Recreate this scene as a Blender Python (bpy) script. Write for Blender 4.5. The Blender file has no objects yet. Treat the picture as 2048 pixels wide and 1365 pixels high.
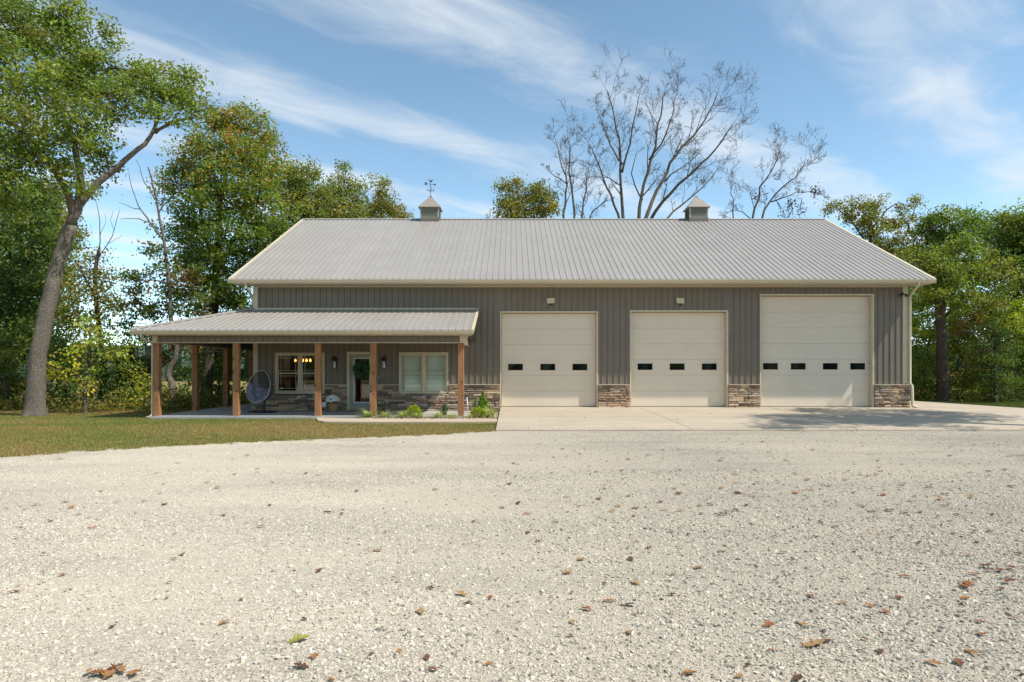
import bpy, math, random
import numpy as np
from mathutils import Vector

R = math.radians
rng = np.random.default_rng(7)
random.seed(7)
SC = bpy.context.scene
COL = SC.collection

# ------------------------------------------------------------------ camera
H = 1.536                      # eye height over the porch slab (z = 0)
F = 1365.0                     # focal length in photo pixels (24 mm on 36 mm)
cam_d = bpy.data.cameras.new("camera")
cam_d.lens = 24.0
cam_d.sensor_width = 36.0
cam_d.shift_y = 58.5 / 2048.0
cam_d.clip_end = 3000.0
cam = bpy.data.objects.new("camera", cam_d)
cam.location = (0, 0, H)
cam.rotation_euler = (R(90), 0, 0)
COL.objects.link(cam)
SC.camera = cam

# ------------------------------------------------------------------ light
SUN = Vector((2.58, -1.0, 3.75)).normalized()
sun_el = math.asin(SUN.z)
sun_az = math.atan2(SUN.x, SUN.y)
sd = bpy.data.lights.new("sun", "SUN")
sd.energy = 2.5
sd.angle = R(0.53)
sd.color = (1.0, 0.95, 0.875)
sun = bpy.data.objects.new("sun", sd)
sun.rotation_euler = SUN.to_track_quat('Z', 'Y').to_euler()
sun.location = (30, -10, 40)
COL.objects.link(sun)

world = bpy.data.worlds.new("World")
SC.world = world
world.use_nodes = True
wt = world.node_tree
for n in list(wt.nodes):
    wt.nodes.remove(n)


class NT:
    """tiny helper for node trees"""
    def __init__(self, tree):
        self.t = tree

    def n(self, kind, **kw):
        nd = self.t.nodes.new(kind)
        for k, v in kw.items():
            setattr(nd, k, v)
        return nd

    def l(self, a, b):
        self.t.links.new(a, b)

    def val(self, sock, v):
        if hasattr(v, "is_output") or isinstance(v, bpy.types.NodeSocket):
            self.l(v, sock)
        else:
            sock.default_value = v

    def math(self, op, a, b=0.0, c=None, clamp=False):
        nd = self.n("ShaderNodeMath", operation=op, use_clamp=clamp)
        self.val(nd.inputs[0], a)
        self.val(nd.inputs[1], b)
        if c is not None:
            self.val(nd.inputs[2], c)
        return nd.outputs[0]

    def noise(self, vec, scale, detail=4.0, rough=0.55, dist=0.0):
        nd = self.n("ShaderNodeTexNoise")
        if vec is not None:
            self.l(vec, nd.inputs["Vector"])
        nd.inputs["Scale"].default_value = scale
        nd.inputs["Detail"].default_value = detail
        nd.inputs["Roughness"].default_value = rough
        nd.inputs["Distortion"].default_value = dist
        return nd.outputs["Fac"]

    def ramp(self, fac, stops, interp="LINEAR"):
        nd = self.n("ShaderNodeValToRGB")
        cr = nd.color_ramp
        cr.interpolation = interp
        while len(cr.elements) < len(stops):
            cr.elements.new(0.5)
        for e, (p, c) in zip(cr.elements, stops):
            e.position = p
            e.color = (*c, 1) if len(c) == 3 else c
        self.l(fac, nd.inputs[0])
        return nd.outputs[0]

    def mix(self, fac, a, b, blend="MIX"):
        nd = self.n("ShaderNodeMix", data_type="RGBA", blend_type=blend)
        self.val(nd.inputs[0], fac)
        for s, v in ((nd.inputs[6], a), (nd.inputs[7], b)):
            if isinstance(v, tuple):
                s.default_value = (*v, 1) if len(v) == 3 else v
            else:
                self.l(v, s)
        return nd.outputs[2]

    def smooth(self, v, lo, hi):
        nd = self.n("ShaderNodeMapRange", interpolation_type="SMOOTHSTEP")
        self.val(nd.inputs[0], v)
        nd.inputs[1].default_value = lo
        nd.inputs[2].default_value = hi
        return nd.outputs[0]


w = NT(wt)
wo = w.n("ShaderNodeOutputWorld")
bg = w.n("ShaderNodeBackground")
bg.inputs["Strength"].default_value = 0.15
sky = w.n("ShaderNodeTexSky")
sky.sky_type = 'NISHITA'
sky.sun_disc = False
sky.sun_elevation = sun_el
sky.sun_rotation = sun_az
sky.altitude = 200
sky.air_density = 0.6
sky.dust_density = 0.0
sky.ozone_density = 1.6
tc = w.n("ShaderNodeTexCoord")
sep = w.n("ShaderNodeSeparateXYZ")
w.l(tc.outputs["Generated"], sep.inputs[0])
zc = w.math("MAXIMUM", sep.outputs[2], 0.05)
px_ = w.math("DIVIDE", sep.outputs[0], zc)
py_ = w.math("DIVIDE", sep.outputs[1], zc)
# along (s) and across (t) the wind that combs the cirrus
s_ = w.math("MULTIPLY", w.math("ADD", px_, py_), 0.7071)
t_ = w.math("MULTIPLY", w.math("SUBTRACT", py_, px_), 0.7071)
cmb = w.n("ShaderNodeCombineXYZ")
w.l(w.math("MULTIPLY", s_, 0.42), cmb.inputs[0])
w.l(t_, cmb.inputs[1])
lown = w.noise(cmb.outputs[0], 1.3, 3.0, 0.5)
cmb2 = w.n("ShaderNodeCombineXYZ")
w.l(w.math("MULTIPLY", s_, 0.5), cmb2.inputs[0])
w.l(t_, cmb2.inputs[1])
cmb2.inputs[2].default_value = 3.7
fine = w.noise(cmb2.outputs[0], 3.0, 10.0, 0.60, 0.5)
phase = w.math("MULTIPLY", w.math("SUBTRACT", t_, 0.60), 2 * math.pi / 0.86)
phase = w.math("ADD", phase, w.math("MULTIPLY", w.math("SUBTRACT", lown, 0.5), 3.2))
band = w.math("MULTIPLY_ADD", w.math("COSINE", phase), 0.5, 0.5)
dens = w.math("ADD", w.math("MULTIPLY", band, 0.62), w.math("MULTIPLY", w.math("SUBTRACT", fine, 0.5), 1.45))
cl = w.smooth(dens, 0.10, 1.05)
veil = w.smooth(sep.outputs[2], 0.45, 0.0)
cl = w.math("MULTIPLY", cl, 0.80)
cl = w.math("ADD", cl, w.math("MULTIPLY", veil, 0.03), clamp=True)
sky_wb = w.mix(1.0, sky.outputs[0], (0.92, 0.95, 0.77), "MULTIPLY")   # camera white balance
col = w.mix(cl, sky_wb, (2.75, 2.92, 3.05))
w.l(col, bg.inputs["Color"])
w.l(bg.outputs[0], wo.inputs[0])

vs = SC.view_settings
vs.view_transform = 'Standard'
vs.look = 'None'
vs.gamma = 1.0
vs.exposure = 1.1
vs.use_curve_mapping = False
SC.cycles.max_bounces = 8
SC.cycles.transparent_max_bounces = 16
SC.cycles.use_denoising = True

# ------------------------------------------------------------------ helpers


def PX(x, y, D):
    """photo pixel at real distance D -> world point"""
    return Vector(((x - 1024) * D / F, D, H - (y - 741) * D / F))


def XP(x, D):
    return (x - 1024) * D / F


def ZP(y, D):
    return H - (y - 741) * D / F


class MB:
    def __init__(self):
        self.v = []
        self.f = []

    def add(self, verts, faces):
        o = len(self.v)
        self.v += [tuple(p) for p in verts]
        self.f += [tuple(i + o for i in q) for q in faces]
        return self

    def box(self, x0, x1, y0, y1, z0, z1):
        v = [(x0, y0, z0), (x1, y0, z0), (x1, y1, z0), (x0, y1, z0),
             (x0, y0, z1), (x1, y0, z1), (x1, y1, z1), (x0, y1, z1)]
        return self.add(v, [(0, 3, 2, 1), (4, 5, 6, 7), (0, 1, 5, 4), (1, 2, 6, 5), (2, 3, 7, 6), (3, 0, 4, 7)])

    def prism(self, prof, axis, a, b):
        """closed profile of 2-d points extruded along an axis ('x','y','z') from a to b"""
        def pt(p, t):
            return {'x': (t, p[0], p[1]), 'y': (p[0], t, p[1]), 'z': (p[0], p[1], t)}[axis]
        n = len(prof)
        v = [pt(p, a) for p in prof] + [pt(p, b) for p in prof]
        f = [(i, (i + 1) % n, n + (i + 1) % n, n + i) for i in range(n)]
        f += [tuple(range(n - 1, -1, -1)), tuple(range(n, 2 * n))]
        return self.add(v, f)

    def tube(self, pts, rad, sides=8, cap=True):
        pts = [Vector(p) for p in pts]
        n = len(pts)
        if not hasattr(rad, "__len__"):
            rad = [rad] * n
        vs_, up = [], None
        for i, p in enumerate(pts):
            d = (pts[min(i + 1, n - 1)] - pts[max(i - 1, 0)])
            if d.length < 1e-9:
                d = Vector((0, 0, 1))
            d.normalize()
            if up is None:
                up = d.orthogonal().normalized()
            else:
                up = up - d * up.dot(d)
                up = up.normalized() if up.length > 1e-6 else d.orthogonal().normalized()
            s = d.cross(up)
            for k in range(sides):
                a = 2 * math.pi * k / sides
                vs_.append(p + (up * math.cos(a) + s * math.sin(a)) * rad[i])
        fs = []
        for i in range(n - 1):
            for k in range(sides):
                a, b = i * sides + k, i * sides + (k + 1) % sides
                fs.append((a, b, b + sides, a + sides))
        if cap:
            fs.append(tuple(range(sides - 1, -1, -1)))
            fs.append(tuple((n - 1) * sides + k for k in range(sides)))
        return self.add(vs_, fs)

    def lathe(self, prof, c, n=16):
        """prof: (r, z) from bottom to top"""
        vs_ = []
        for r, z in prof:
            for k in range(n):
                a = 2 * math.pi * k / n
                vs_.append((c[0] + r * math.cos(a), c[1] + r * math.sin(a), c[2] + z))
        fs = []
        for i in range(len(prof) - 1):
            for k in range(n):
                fs.append((i * n + k, i * n + (k + 1) % n, (i + 1) * n + (k + 1) % n, (i + 1) * n + k))
        fs.append(tuple(range(n - 1, -1, -1)))
        fs.append(tuple((len(prof) - 1) * n + k for k in range(n)))
        return self.add(vs_, fs)

    def mesh(self, name):
        m = bpy.data.meshes.new(name)
        m.from_pydata(self.v, [], self.f)
        m.update()
        return m

    def build(self, name, mat, parent=None, smooth=False, bevel=0.0, **tags):
        o = bpy.data.objects.new(name, self.mesh(name))
        COL.objects.link(o)
        o.data.materials.append(mat)
        if smooth:
            o.data.polygons.foreach_set("use_smooth", [True] * len(o.data.polygons))
        if parent is not None:
            o.parent = parent
        if bevel:
            b = o.modifiers.new("bevel", "BEVEL")
            b.width = bevel
            b.segments = 2
            b.limit_method = 'ANGLE'
        for k, v in tags.items():
            o[k] = v
        return o


def obj_mesh(name, mesh, mat=None, parent=None, **tags):
    o = bpy.data.objects.new(name, mesh)
    COL.objects.link(o)
    if mat is not None and not mesh.materials:
        mesh.materials.append(mat)
    if parent is not None:
        o.parent = parent
    for k, v in tags.items():
        o[k] = v
    return o


def empty(name, loc=(0, 0, 0), **tags):
    o = bpy.data.objects.new(name, None)
    COL.objects.link(o)
    o.location = loc
    o.empty_display_size = 0.2
    for k, v in tags.items():
        o[k] = v
    return o


def rooted(root, o):
    """parent o (built in world coordinates) under an empty that sits at its base"""
    o.parent = root
    o.location = -Vector(root.location) + Vector(o.location)
    return o


def np_mesh(name, verts, faces, mat, col=None, smooth=False):
    """verts (n,3), faces (m,k) as numpy arrays; col (n,3) point colours"""
    m = bpy.data.meshes.new(name)
    k = faces.shape[1]
    m.vertices.add(len(verts))
    m.vertices.foreach_set("co", np.ascontiguousarray(verts, dtype=np.float32).ravel())
    m.loops.add(faces.size)
    m.loops.foreach_set("vertex_index", np.ascontiguousarray(faces, dtype=np.int32).ravel())
    m.polygons.add(len(faces))
    m.polygons.foreach_set("loop_start", np.arange(0, faces.size, k, dtype=np.int32))
    m.polygons.foreach_set("loop_total", np.full(len(faces), k, dtype=np.int32))
    if smooth:
        m.polygons.foreach_set("use_smooth", np.ones(len(faces), dtype=bool))
    m.update(calc_edges=True)
    if col is not None:
        a = m.attributes.new("tint", 'FLOAT_COLOR', 'POINT')
        c4 = np.ones((len(verts), 4), dtype=np.float32)
        c4[:, :3] = col
        a.data.foreach_set("color", c4.ravel())
    m.materials.append(mat)
    return m


# ------------------------------------------------------------------ materials
MATS = {}


def mat(name):
    m = bpy.data.materials.new(name)
    m.use_nodes = True
    t = NT(m.node_tree)
    b = m.node_tree.nodes["Principled BSDF"]
    MATS[name] = m
    return m, t, b


def simple(name, c, rough=0.5, spec=0.5, metal=0.0, var=0.0, vscale=3.0, bump=0.0, bscale=60.0):
    m, t, b = mat(name)
    tcn = t.n("ShaderNodeTexCoord")
    if var:
        nz = t.noise(tcn.outputs["Object"], vscale, 5.0, 0.6)
        lo = tuple(x * (1 - var) for x in c)
        hi = tuple(min(1, x * (1 + var)) for x in c)
        t.l(t.ramp(nz, [(0.3, lo), (0.7, hi)]), b.inputs["Base Color"])
    else:
        b.inputs["Base Color"].default_value = (*c, 1)
    b.inputs["Roughness"].default_value = rough
    b.inputs["Specular IOR Level"].default_value = spec
    b.inputs["Metallic"].default_value = metal
    if bump:
        bn = t.n("ShaderNodeBump")
        bn.inputs["Strength"].default_value = bump
        bn.inputs["Distance"].default_value = 0.01
        t.l(t.noise(tcn.outputs["Object"], bscale, 4.0), bn.inputs["Height"])
        t.l(bn.outputs[0], b.inputs["Normal"])
    return m


M_SIDING = simple("siding_paint", (0.195, 0.160, 0.124), 0.45, 0.4, var=0.08, vscale=1.5)
M_CREAM = simple("cream_trim_paint", (0.60, 0.515, 0.365), 0.45, 0.4, var=0.05, vscale=2.0)
M_DOOR = simple("garage_door_paint", (0.74, 0.635, 0.50), 0.5, 0.4, var=0.035, vscale=1.2, bump=0.15, bscale=180)
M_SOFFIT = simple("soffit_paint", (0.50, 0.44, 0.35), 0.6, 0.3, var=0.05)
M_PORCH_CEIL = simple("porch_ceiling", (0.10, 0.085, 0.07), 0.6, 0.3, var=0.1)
M_DARK = simple("dark_metal", (0.018, 0.018, 0.02), 0.45, 0.5)
M_VANE = simple("weathervane_metal", (0.03, 0.035, 0.045), 0.5, 0.5)
M_WHITE = simple("white_paint", (0.72, 0.72, 0.70), 0.5, 0.4)
M_BASE = simple("cupola_base_metal", (0.17, 0.15, 0.135), 0.5, 0.4)
M_CUPROOF = simple("cupola_roof_metal", (0.30, 0.255, 0.215), 0.5, 0.4, var=0.05)
M_LOUVER = simple("louver_paint", (0.40, 0.375, 0.30), 0.5, 0.4)
M_MORTAR = simple("mortar", (0.10, 0.085, 0.07), 0.9, 0.1, var=0.3, vscale=30)
M_INT = simple("interior_wall", (0.30, 0.26, 0.21), 0.8, 0.2)
M_BLIND = simple("blind_slat", (0.80, 0.84, 0.76), 0.5, 0.3)
M_CUSH = simple("cushion_fabric", (0.26, 0.245, 0.285), 0.95, 0.1, var=0.35, vscale=10, bump=0.4, bscale=40)
M_RATTAN = simple("grey_rattan", (0.11, 0.10, 0.088), 0.6, 0.3, var=0.3, vscale=30)
M_RING = simple("pale_rattan_rim", (0.40, 0.38, 0.34), 0.55, 0.3)
M_PVC = simple("white_plastic", (0.75, 0.77, 0.80), 0.35, 0.5)
M_MAT = simple("coir_mat", (0.20, 0.14, 0.08), 0.95, 0.1, var=0.4, vscale=60)
M_STEP = simple("threshold_metal", (0.35, 0.33, 0.30), 0.4, 0.5)


def roof_material():
    m, t, b = mat("painted_roof_steel")
    tcn = t.n("ShaderNodeTexCoord")
    oi = t.n("ShaderNodeObjectInfo")
    n1 = t.noise(tcn.outputs["Object"], 0.8, 5, 0.6)
    mp = t.n("ShaderNodeMapping")
    mp.inputs["Scale"].default_value = (9, 0.5, 0.5)
    t.l(tcn.outputs["Object"], mp.inputs[0])
    n2 = t.noise(mp.outputs[0], 2.0, 4, 0.6)
    f = t.math("ADD", t.math("MULTIPLY", n1, 0.5), t.math("MULTIPLY", n2, 0.5))
    f = t.math("ADD", f, t.math("MULTIPLY", t.math("SUBTRACT", oi.outputs["Random"], 0.5), 0.10))
    t.l(t.ramp(f, [(0.35, (0.30, 0.274, 0.24)), (0.65, (0.35, 0.322, 0.285))]), b.inputs["Base Color"])
    b.inputs["Roughness"].default_value = 0.42
    b.inputs["Specular IOR Level"].default_value = 0.5
    return m


M_ROOF = roof_material()


def glass(name, tint, refl):
    m, t, b = mat(name)
    t.t.nodes.remove(b)
    out = t.t.nodes["Material Output"]
    lw = t.n("ShaderNodeLayerWeight")
    lw.inputs["Blend"].default_value = 0.5
    fr = t.math("MULTIPLY", t.math("POWER", lw.outputs["Facing"], 4.0), 0.7)
    gl = t.n("ShaderNodeBsdfGlossy")
    gl.inputs["Roughness"].default_value = 0.0
    gl.inputs["Color"].default_value = (1, 1, 1, 1)
    tr = t.n("ShaderNodeBsdfTransparent")
    tr.inputs[0].default_value = (*tint, 1)
    mx = t.n("ShaderNodeMixShader")
    t.l(t.math("ADD", fr, refl), mx.inputs[0])
    t.l(tr.outputs[0], mx.inputs[1])
    t.l(gl.outputs[0], mx.inputs[2])
    t.l(mx.outputs[0], out.inputs[0])
    return m


M_GLASS = glass("window_glass", (0.95, 0.97, 0.95), 0.06)
M_CLEAR = glass("clear_glass", (0.95, 0.96, 0.96), 0.05)
M_DARKGLASS = simple("dark_glass", (0.006, 0.008, 0.007), 0.02, 0.5)
M_DARKGLASS.node_tree.nodes["Principled BSDF"].inputs["IOR"].default_value = 2.1


def emit(name, c, s):
    m, t, b = mat(name)
    b.inputs["Base Color"].default_value = (0.8, 0.5, 0.2, 1)
    b.inputs["Emission Color"].default_value = (*c, 1)
    b.inputs["Emission Strength"].default_value = s
    return m


M_BULB = emit("warm_bulb", (1.0, 0.36, 0.07), 2.6)


def wood():
    m, t, b = mat("cedar_post")
    tcn = t.n("ShaderNodeTexCoord")
    oi = t.n("ShaderNodeObjectInfo")
    add = t.n("ShaderNodeVectorMath", operation="ADD")
    t.l(tcn.outputs["Object"], add.inputs[0])
    cx = t.n("ShaderNodeCombineXYZ")
    t.l(t.math("MULTIPLY", oi.outputs["Random"], 37.0), cx.inputs[2])
    t.l(cx.outputs[0], add.inputs[1])
    mp = t.n("ShaderNodeMapping")
    mp.inputs["Scale"].default_value = (14, 14, 0.9)
    t.l(add.outputs[0], mp.inputs[0])
    g = t.noise(mp.outputs[0], 2.4, 7, 0.65, 1.2)
    c1 = t.ramp(g, [(0.28, (0.18, 0.078, 0.033)), (0.5, (0.34, 0.160, 0.070)), (0.72, (0.46, 0.245, 0.12))])
    # knots
    vo = t.n("ShaderNodeTexVoronoi")
    mp2 = t.n("ShaderNodeMapping")
    mp2.inputs["Scale"].default_value = (5.5, 5.5, 3.6)
    t.l(add.outputs[0], mp2.inputs[0])
    t.l(mp2.outputs[0], vo.inputs["Vector"])
    vo.inputs["Scale"].default_value = 1.0
    kn = t.smooth(vo.outputs["Distance"], 0.24, 0.12)
    c2 = t.mix(t.math("MULTIPLY", kn, 0.85), c1, (0.045, 0.02, 0.012))
    # checks (long dark cracks)
    mp3 = t.n("ShaderNodeMapping")
    mp3.inputs["Scale"].default_value = (22, 22, 0.35)
    t.l(add.outputs[0], mp3.inputs[0])
    ck = t.smooth(t.noise(mp3.outputs[0], 1.6, 3, 0.5), 0.69, 0.73)
    c3 = t.mix(t.math("MULTIPLY", ck, 0.7), c2, (0.05, 0.022, 0.012))
    t.l(c3, b.inputs["Base Color"])
    b.inputs["Roughness"].default_value = 0.75
    b.inputs["Specular IOR Level"].default_value = 0.25
    bn = t.n("ShaderNodeBump")
    bn.inputs["Strength"].default_value = 0.3
    bn.inputs["Distance"].default_value = 0.01
    t.l(g, bn.inputs["Height"])
    t.l(bn.outputs[0], b.inputs["Normal"])
    return m


M_WOOD = wood()


def barrel():
    m, t, b = mat("planter_wood")
    tcn = t.n("ShaderNodeTexCoord")
    mp = t.n("ShaderNodeMapping")
    mp.inputs["Scale"].default_value = (20, 20, 1.5)
    t.l(tcn.outputs["Object"], mp.inputs[0])
    t.l(t.ramp(t.noise(mp.outputs[0], 2, 5), [(0.3, (0.26, 0.14, 0.04)), (0.7, (0.42, 0.25, 0.09))]), b.inputs["Base Color"])
    b.inputs["Roughness"].default_value = 0.7
    return m


M_BARREL = barrel()


def stone_mat():
    m, t, b = mat("ledge_stone")
    oi = t.n("ShaderNodeObjectInfo")
    tcn = t.n("ShaderNodeTexCoord")
    geo = t.n("ShaderNodeNewGeometry")
    base = t.ramp(oi.outputs["Random"], [
        (0.0, (0.13, 0.098, 0.078)), (0.14, (0.25, 0.18, 0.125)), (0.3, (0.33, 0.25, 0.175)), (0.42, (0.17, 0.145, 0.125)),
        (0.54, (0.40, 0.30, 0.205)), (0.66, (0.21, 0.15, 0.11)), (0.78, (0.31, 0.26, 0.21)), (0.9, (0.36, 0.245, 0.16)), (1.0, (0.115, 0.09, 0.08))],
        "CONSTANT")
    n1 = t.noise(geo.outputs["Position"], 14, 6, 0.65)
    c = t.mix(0.75, base, t.ramp(n1, [(0.25, (0.7, 0.67, 0.63)), (0.5, (1.7, 1.62, 1.52)), (0.8, (2.5, 2.3, 2.0))]), "MULTIPLY")
    t.l(c, b.inputs["Base Color"])
    b.inputs["Roughness"].default_value = 0.85
    b.inputs["Specular IOR Level"].default_value = 0.25
    bn = t.n("ShaderNodeBump")
    bn.inputs["Strength"].default_value = 0.7
    bn.inputs["Distance"].default_value = 0.02
    t.l(t.noise(geo.outputs["Position"], 28, 5, 0.6), bn.inputs["Height"])
    t.l(bn.outputs[0], b.inputs["Normal"])
    return m


M_STONE = stone_mat()


def concrete(name, c, streak=True):
    m, t, b = mat(name)
    geo = t.n("ShaderNodeNewGeometry")
    n1 = t.noise(geo.outputs["Position"], 0.45, 6, 0.6)
    n2 = t.noise(geo.outputs["Position"], 40, 4, 0.6)
    mp = t.n("ShaderNodeMapping")
    mp.inputs["Scale"].default_value = (0.25, 3.0, 1)
    t.l(geo.outputs["Position"], mp.inputs[0])
    n3 = t.noise(mp.outputs[0], 1.3, 5, 0.6)
    f = t.math("ADD", t.math("MULTIPLY", n1, 0.5), t.math("MULTIPLY", n3, 0.35))
    f = t.math("ADD", f, t.math("MULTIPLY", n2, 0.15))
    lo = tuple(x * 0.84 for x in c)
    hi = tuple(x * 1.10 for x in c)
    t.l(t.ramp(f, [(0.36, lo), (0.62, hi)]), b.inputs["Base Color"])
    b.inputs["Roughness"].default_value = 0.85
    b.inputs["Specular IOR Level"].default_value = 0.25
    bn = t.n("ShaderNodeBump")
    bn.inputs["Strength"].default_value = 0.15
    bn.inputs["Distance"].default_value = 0.005
    t.l(n2, bn.inputs["Height"])
    t.l(bn.outputs[0], b.inputs["Normal"])
    return m


M_APRON = concrete("apron_concrete", (0.46, 0.385, 0.285))
M_SLAB = concrete("porch_concrete", (0.40, 0.39, 0.36))
M_EDGING = concrete("edging_concrete", (0.48, 0.39, 0.285))


def gravel_mat():
    m, t, b = mat("limestone_gravel")
    geo = t.n("ShaderNodeNewGeometry")
    P = geo.outputs["Position"]

    def vor(scale):
        v = t.n("ShaderNodeTexVoronoi")
        v.inputs["Scale"].default_value = scale
        v.inputs["Randomness"].default_value = 1.0
        t.l(P, v.inputs["Vector"])
        return v
    v1 = vor(58)
    v2 = vor(120)
    sx = t.n("ShaderNodeSeparateColor")
    t.l(v1.outputs["Color"], sx.inputs[0])
    sx2 = t.n("ShaderNodeSeparateColor")
    t.l(v2.outputs["Color"], sx2.inputs[0])
    c1 = t.ramp(sx.outputs[0], [(0, (0.17, 0.152, 0.122)), (0.12, (0.40, 0.355, 0.28)), (0.5, (0.54, 0.475, 0.372)), (0.9, (0.62, 0.55, 0.44)), (1, (0.71, 0.655, 0.56))])
    c2 = t.ramp(sx2.outputs[0], [(0, (0.26, 0.23, 0.18)), (0.2, (0.49, 0.43, 0.335)), (0.8, (0.575, 0.51, 0.40)), (1, (0.65, 0.59, 0.48))])
    big = t.noise(P, 0.22, 5, 0.6)
    mpg = t.n("ShaderNodeMapping")
    mpg.inputs["Scale"].default_value = (0.4, 1.6, 1)
    t.l(P, mpg.inputs[0])
    trk = t.noise(mpg.outputs[0], 0.5, 4, 0.6)
    c = t.mix(t.smooth(big, 0.38, 0.62), c1, c2)
    # compacted dusty tracks and looser, darker stretches
    tint = t.ramp(t.math("ADD", t.math("MULTIPLY", big, 0.5), t.math("MULTIPLY", trk, 0.5)),
                  [(0.38, (0.78, 0.775, 0.765)), (0.50, (0.97, 0.955, 0.935)), (0.62, (1.10, 1.07, 1.01))])
    c = t.mix(1.0, c, tint, "MULTIPLY")
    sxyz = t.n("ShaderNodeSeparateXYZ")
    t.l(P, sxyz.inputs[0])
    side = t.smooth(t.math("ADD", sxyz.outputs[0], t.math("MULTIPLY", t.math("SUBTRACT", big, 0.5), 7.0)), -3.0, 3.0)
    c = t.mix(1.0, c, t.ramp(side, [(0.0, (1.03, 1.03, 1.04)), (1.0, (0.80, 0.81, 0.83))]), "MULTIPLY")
    spk = t.noise(P, 130, 3, 0.7)
    c = t.mix(1.0, c, t.ramp(spk, [(0.32, (0.50, 0.48, 0.45)), (0.47, (1, 1, 1)), (0.8, (1.10, 1.09, 1.07))]), "MULTIPLY")
    t.l(c, b.inputs["Base Color"])
    b.inputs["Roughness"].default_value = 0.9
    b.inputs["Specular IOR Level"].default_value = 0.2
    hgt = t.math("ADD", t.math("MULTIPLY", v1.outputs["Distance"], -1.0), t.math("MULTIPLY", v2.outputs["Distance"], -0.5))
    bn = t.n("ShaderNodeBump")
    bn.inputs["Strength"].default_value = 0.6
    bn.inputs["Distance"].default_value = 0.012
    t.l(hgt, bn.inputs["Height"])
    t.l(bn.outputs[0], b.inputs["Normal"])
    return m


M_GRAVEL = gravel_mat()


def pebble_mat(name, stops):
    m, t, b = mat(name)
    at = t.n("ShaderNodeAttribute")
    at.attribute_type = 'INSTANCER'
    at.attribute_name = "shade"
    geo = t.n("ShaderNodeNewGeometry")
    c = t.ramp(at.outputs["Fac"], stops)
    n = t.noise(geo.outputs["Position"], 90, 4, 0.6)
    c = t.mix(1.0, c, t.ramp(n, [(0.3, (0.85, 0.84, 0.82)), (0.7, (1.08, 1.07, 1.06))]), "MULTIPLY")
    t.l(c, b.inputs["Base Color"])
    b.inputs["Roughness"].default_value = 0.85
    b.inputs["Specular IOR Level"].default_value = 0.25
    return m


M_PEB = pebble_mat("gravel_chip", [(0, (0.12, 0.115, 0.10)), (0.15, (0.31, 0.285, 0.235)), (0.4, (0.52, 0.465, 0.37)), (0.8, (0.63, 0.57, 0.465)), (1.0, (0.76, 0.715, 0.63))])
M_BEDPEB = pebble_mat("river_pebble", [(0, (0.26, 0.16, 0.10)), (0.3, (0.45, 0.32, 0.21)), (0.7, (0.58, 0.47, 0.34)), (1.0, (0.70, 0.62, 0.50))])


def ground_mat():
    m, t, b = mat("lawn_turf")
    geo = t.n("ShaderNodeNewGeometry")
    P = geo.outputs["Position"]
    n1 = t.noise(P, 0.35, 5, 0.6)
    n2 = t.noise(P, 6, 6, 0.7)
    f = t.math("ADD", t.math("MULTIPLY", n1, 0.6), t.math("MULTIPLY", n2, 0.4))
    c = t.ramp(f, [(0.33, (0.12, 0.135, 0.032)), (0.45, (0.19, 0.165, 0.052)), (0.55, (0.27, 0.20, 0.075)), (0.68, (0.34, 0.24, 0.11))])
    n3 = t.noise(P, 60, 4, 0.7)
    c = t.mix(1.0, c, t.ramp(n3, [(0.3, (0.65, 0.65, 0.6)), (0.6, (1.15, 1.15, 1.1))]), "MULTIPLY")
    t.l(c, b.inputs["Base Color"])
    b.inputs["Roughness"].default_value = 0.95
    b.inputs["Specular IOR Level"].default_value = 0.1
    bn = t.n("ShaderNodeBump")
    bn.inputs["Strength"].default_value = 0.8
    bn.inputs["Distance"].default_value = 0.04
    t.l(t.math("ADD", n2, t.math("MULTIPLY", n3, 0.5)), bn.inputs["Height"])
    t.l(bn.outputs[0], b.inputs["Normal"])
    return m


M_LAWN = ground_mat()


def leaf_mat(name, trans=0.48, rough=0.42):
    m, t, b = mat(name)
    at = t.n("ShaderNodeAttribute")
    at.attribute_name = "tint"
    t.l(at.outputs["Color"], b.inputs["Base Color"])
    b.inputs["Roughness"].default_value = rough
    b.inputs["Specular IOR Level"].default_value = 0.45
    tr = t.n("ShaderNodeBsdfTranslucent")
    c2 = t.mix(1.0, at.outputs["Color"], (1.25, 1.35, 0.6), "MULTIPLY")
    t.l(c2, tr.inputs[0])
    mx = t.n("ShaderNodeMixShader")
    mx.inputs[0].default_value = trans
    t.l(b.outputs[0], mx.inputs[1])
    t.l(tr.outputs[0], mx.inputs[2])
    t.l(mx.outputs[0], t.t.nodes["Material Output"].inputs[0])
    return m


M_LEAF = leaf_mat("foliage")
M_BLADE = leaf_mat("grass_blade", 0.3, 0.7)


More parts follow.
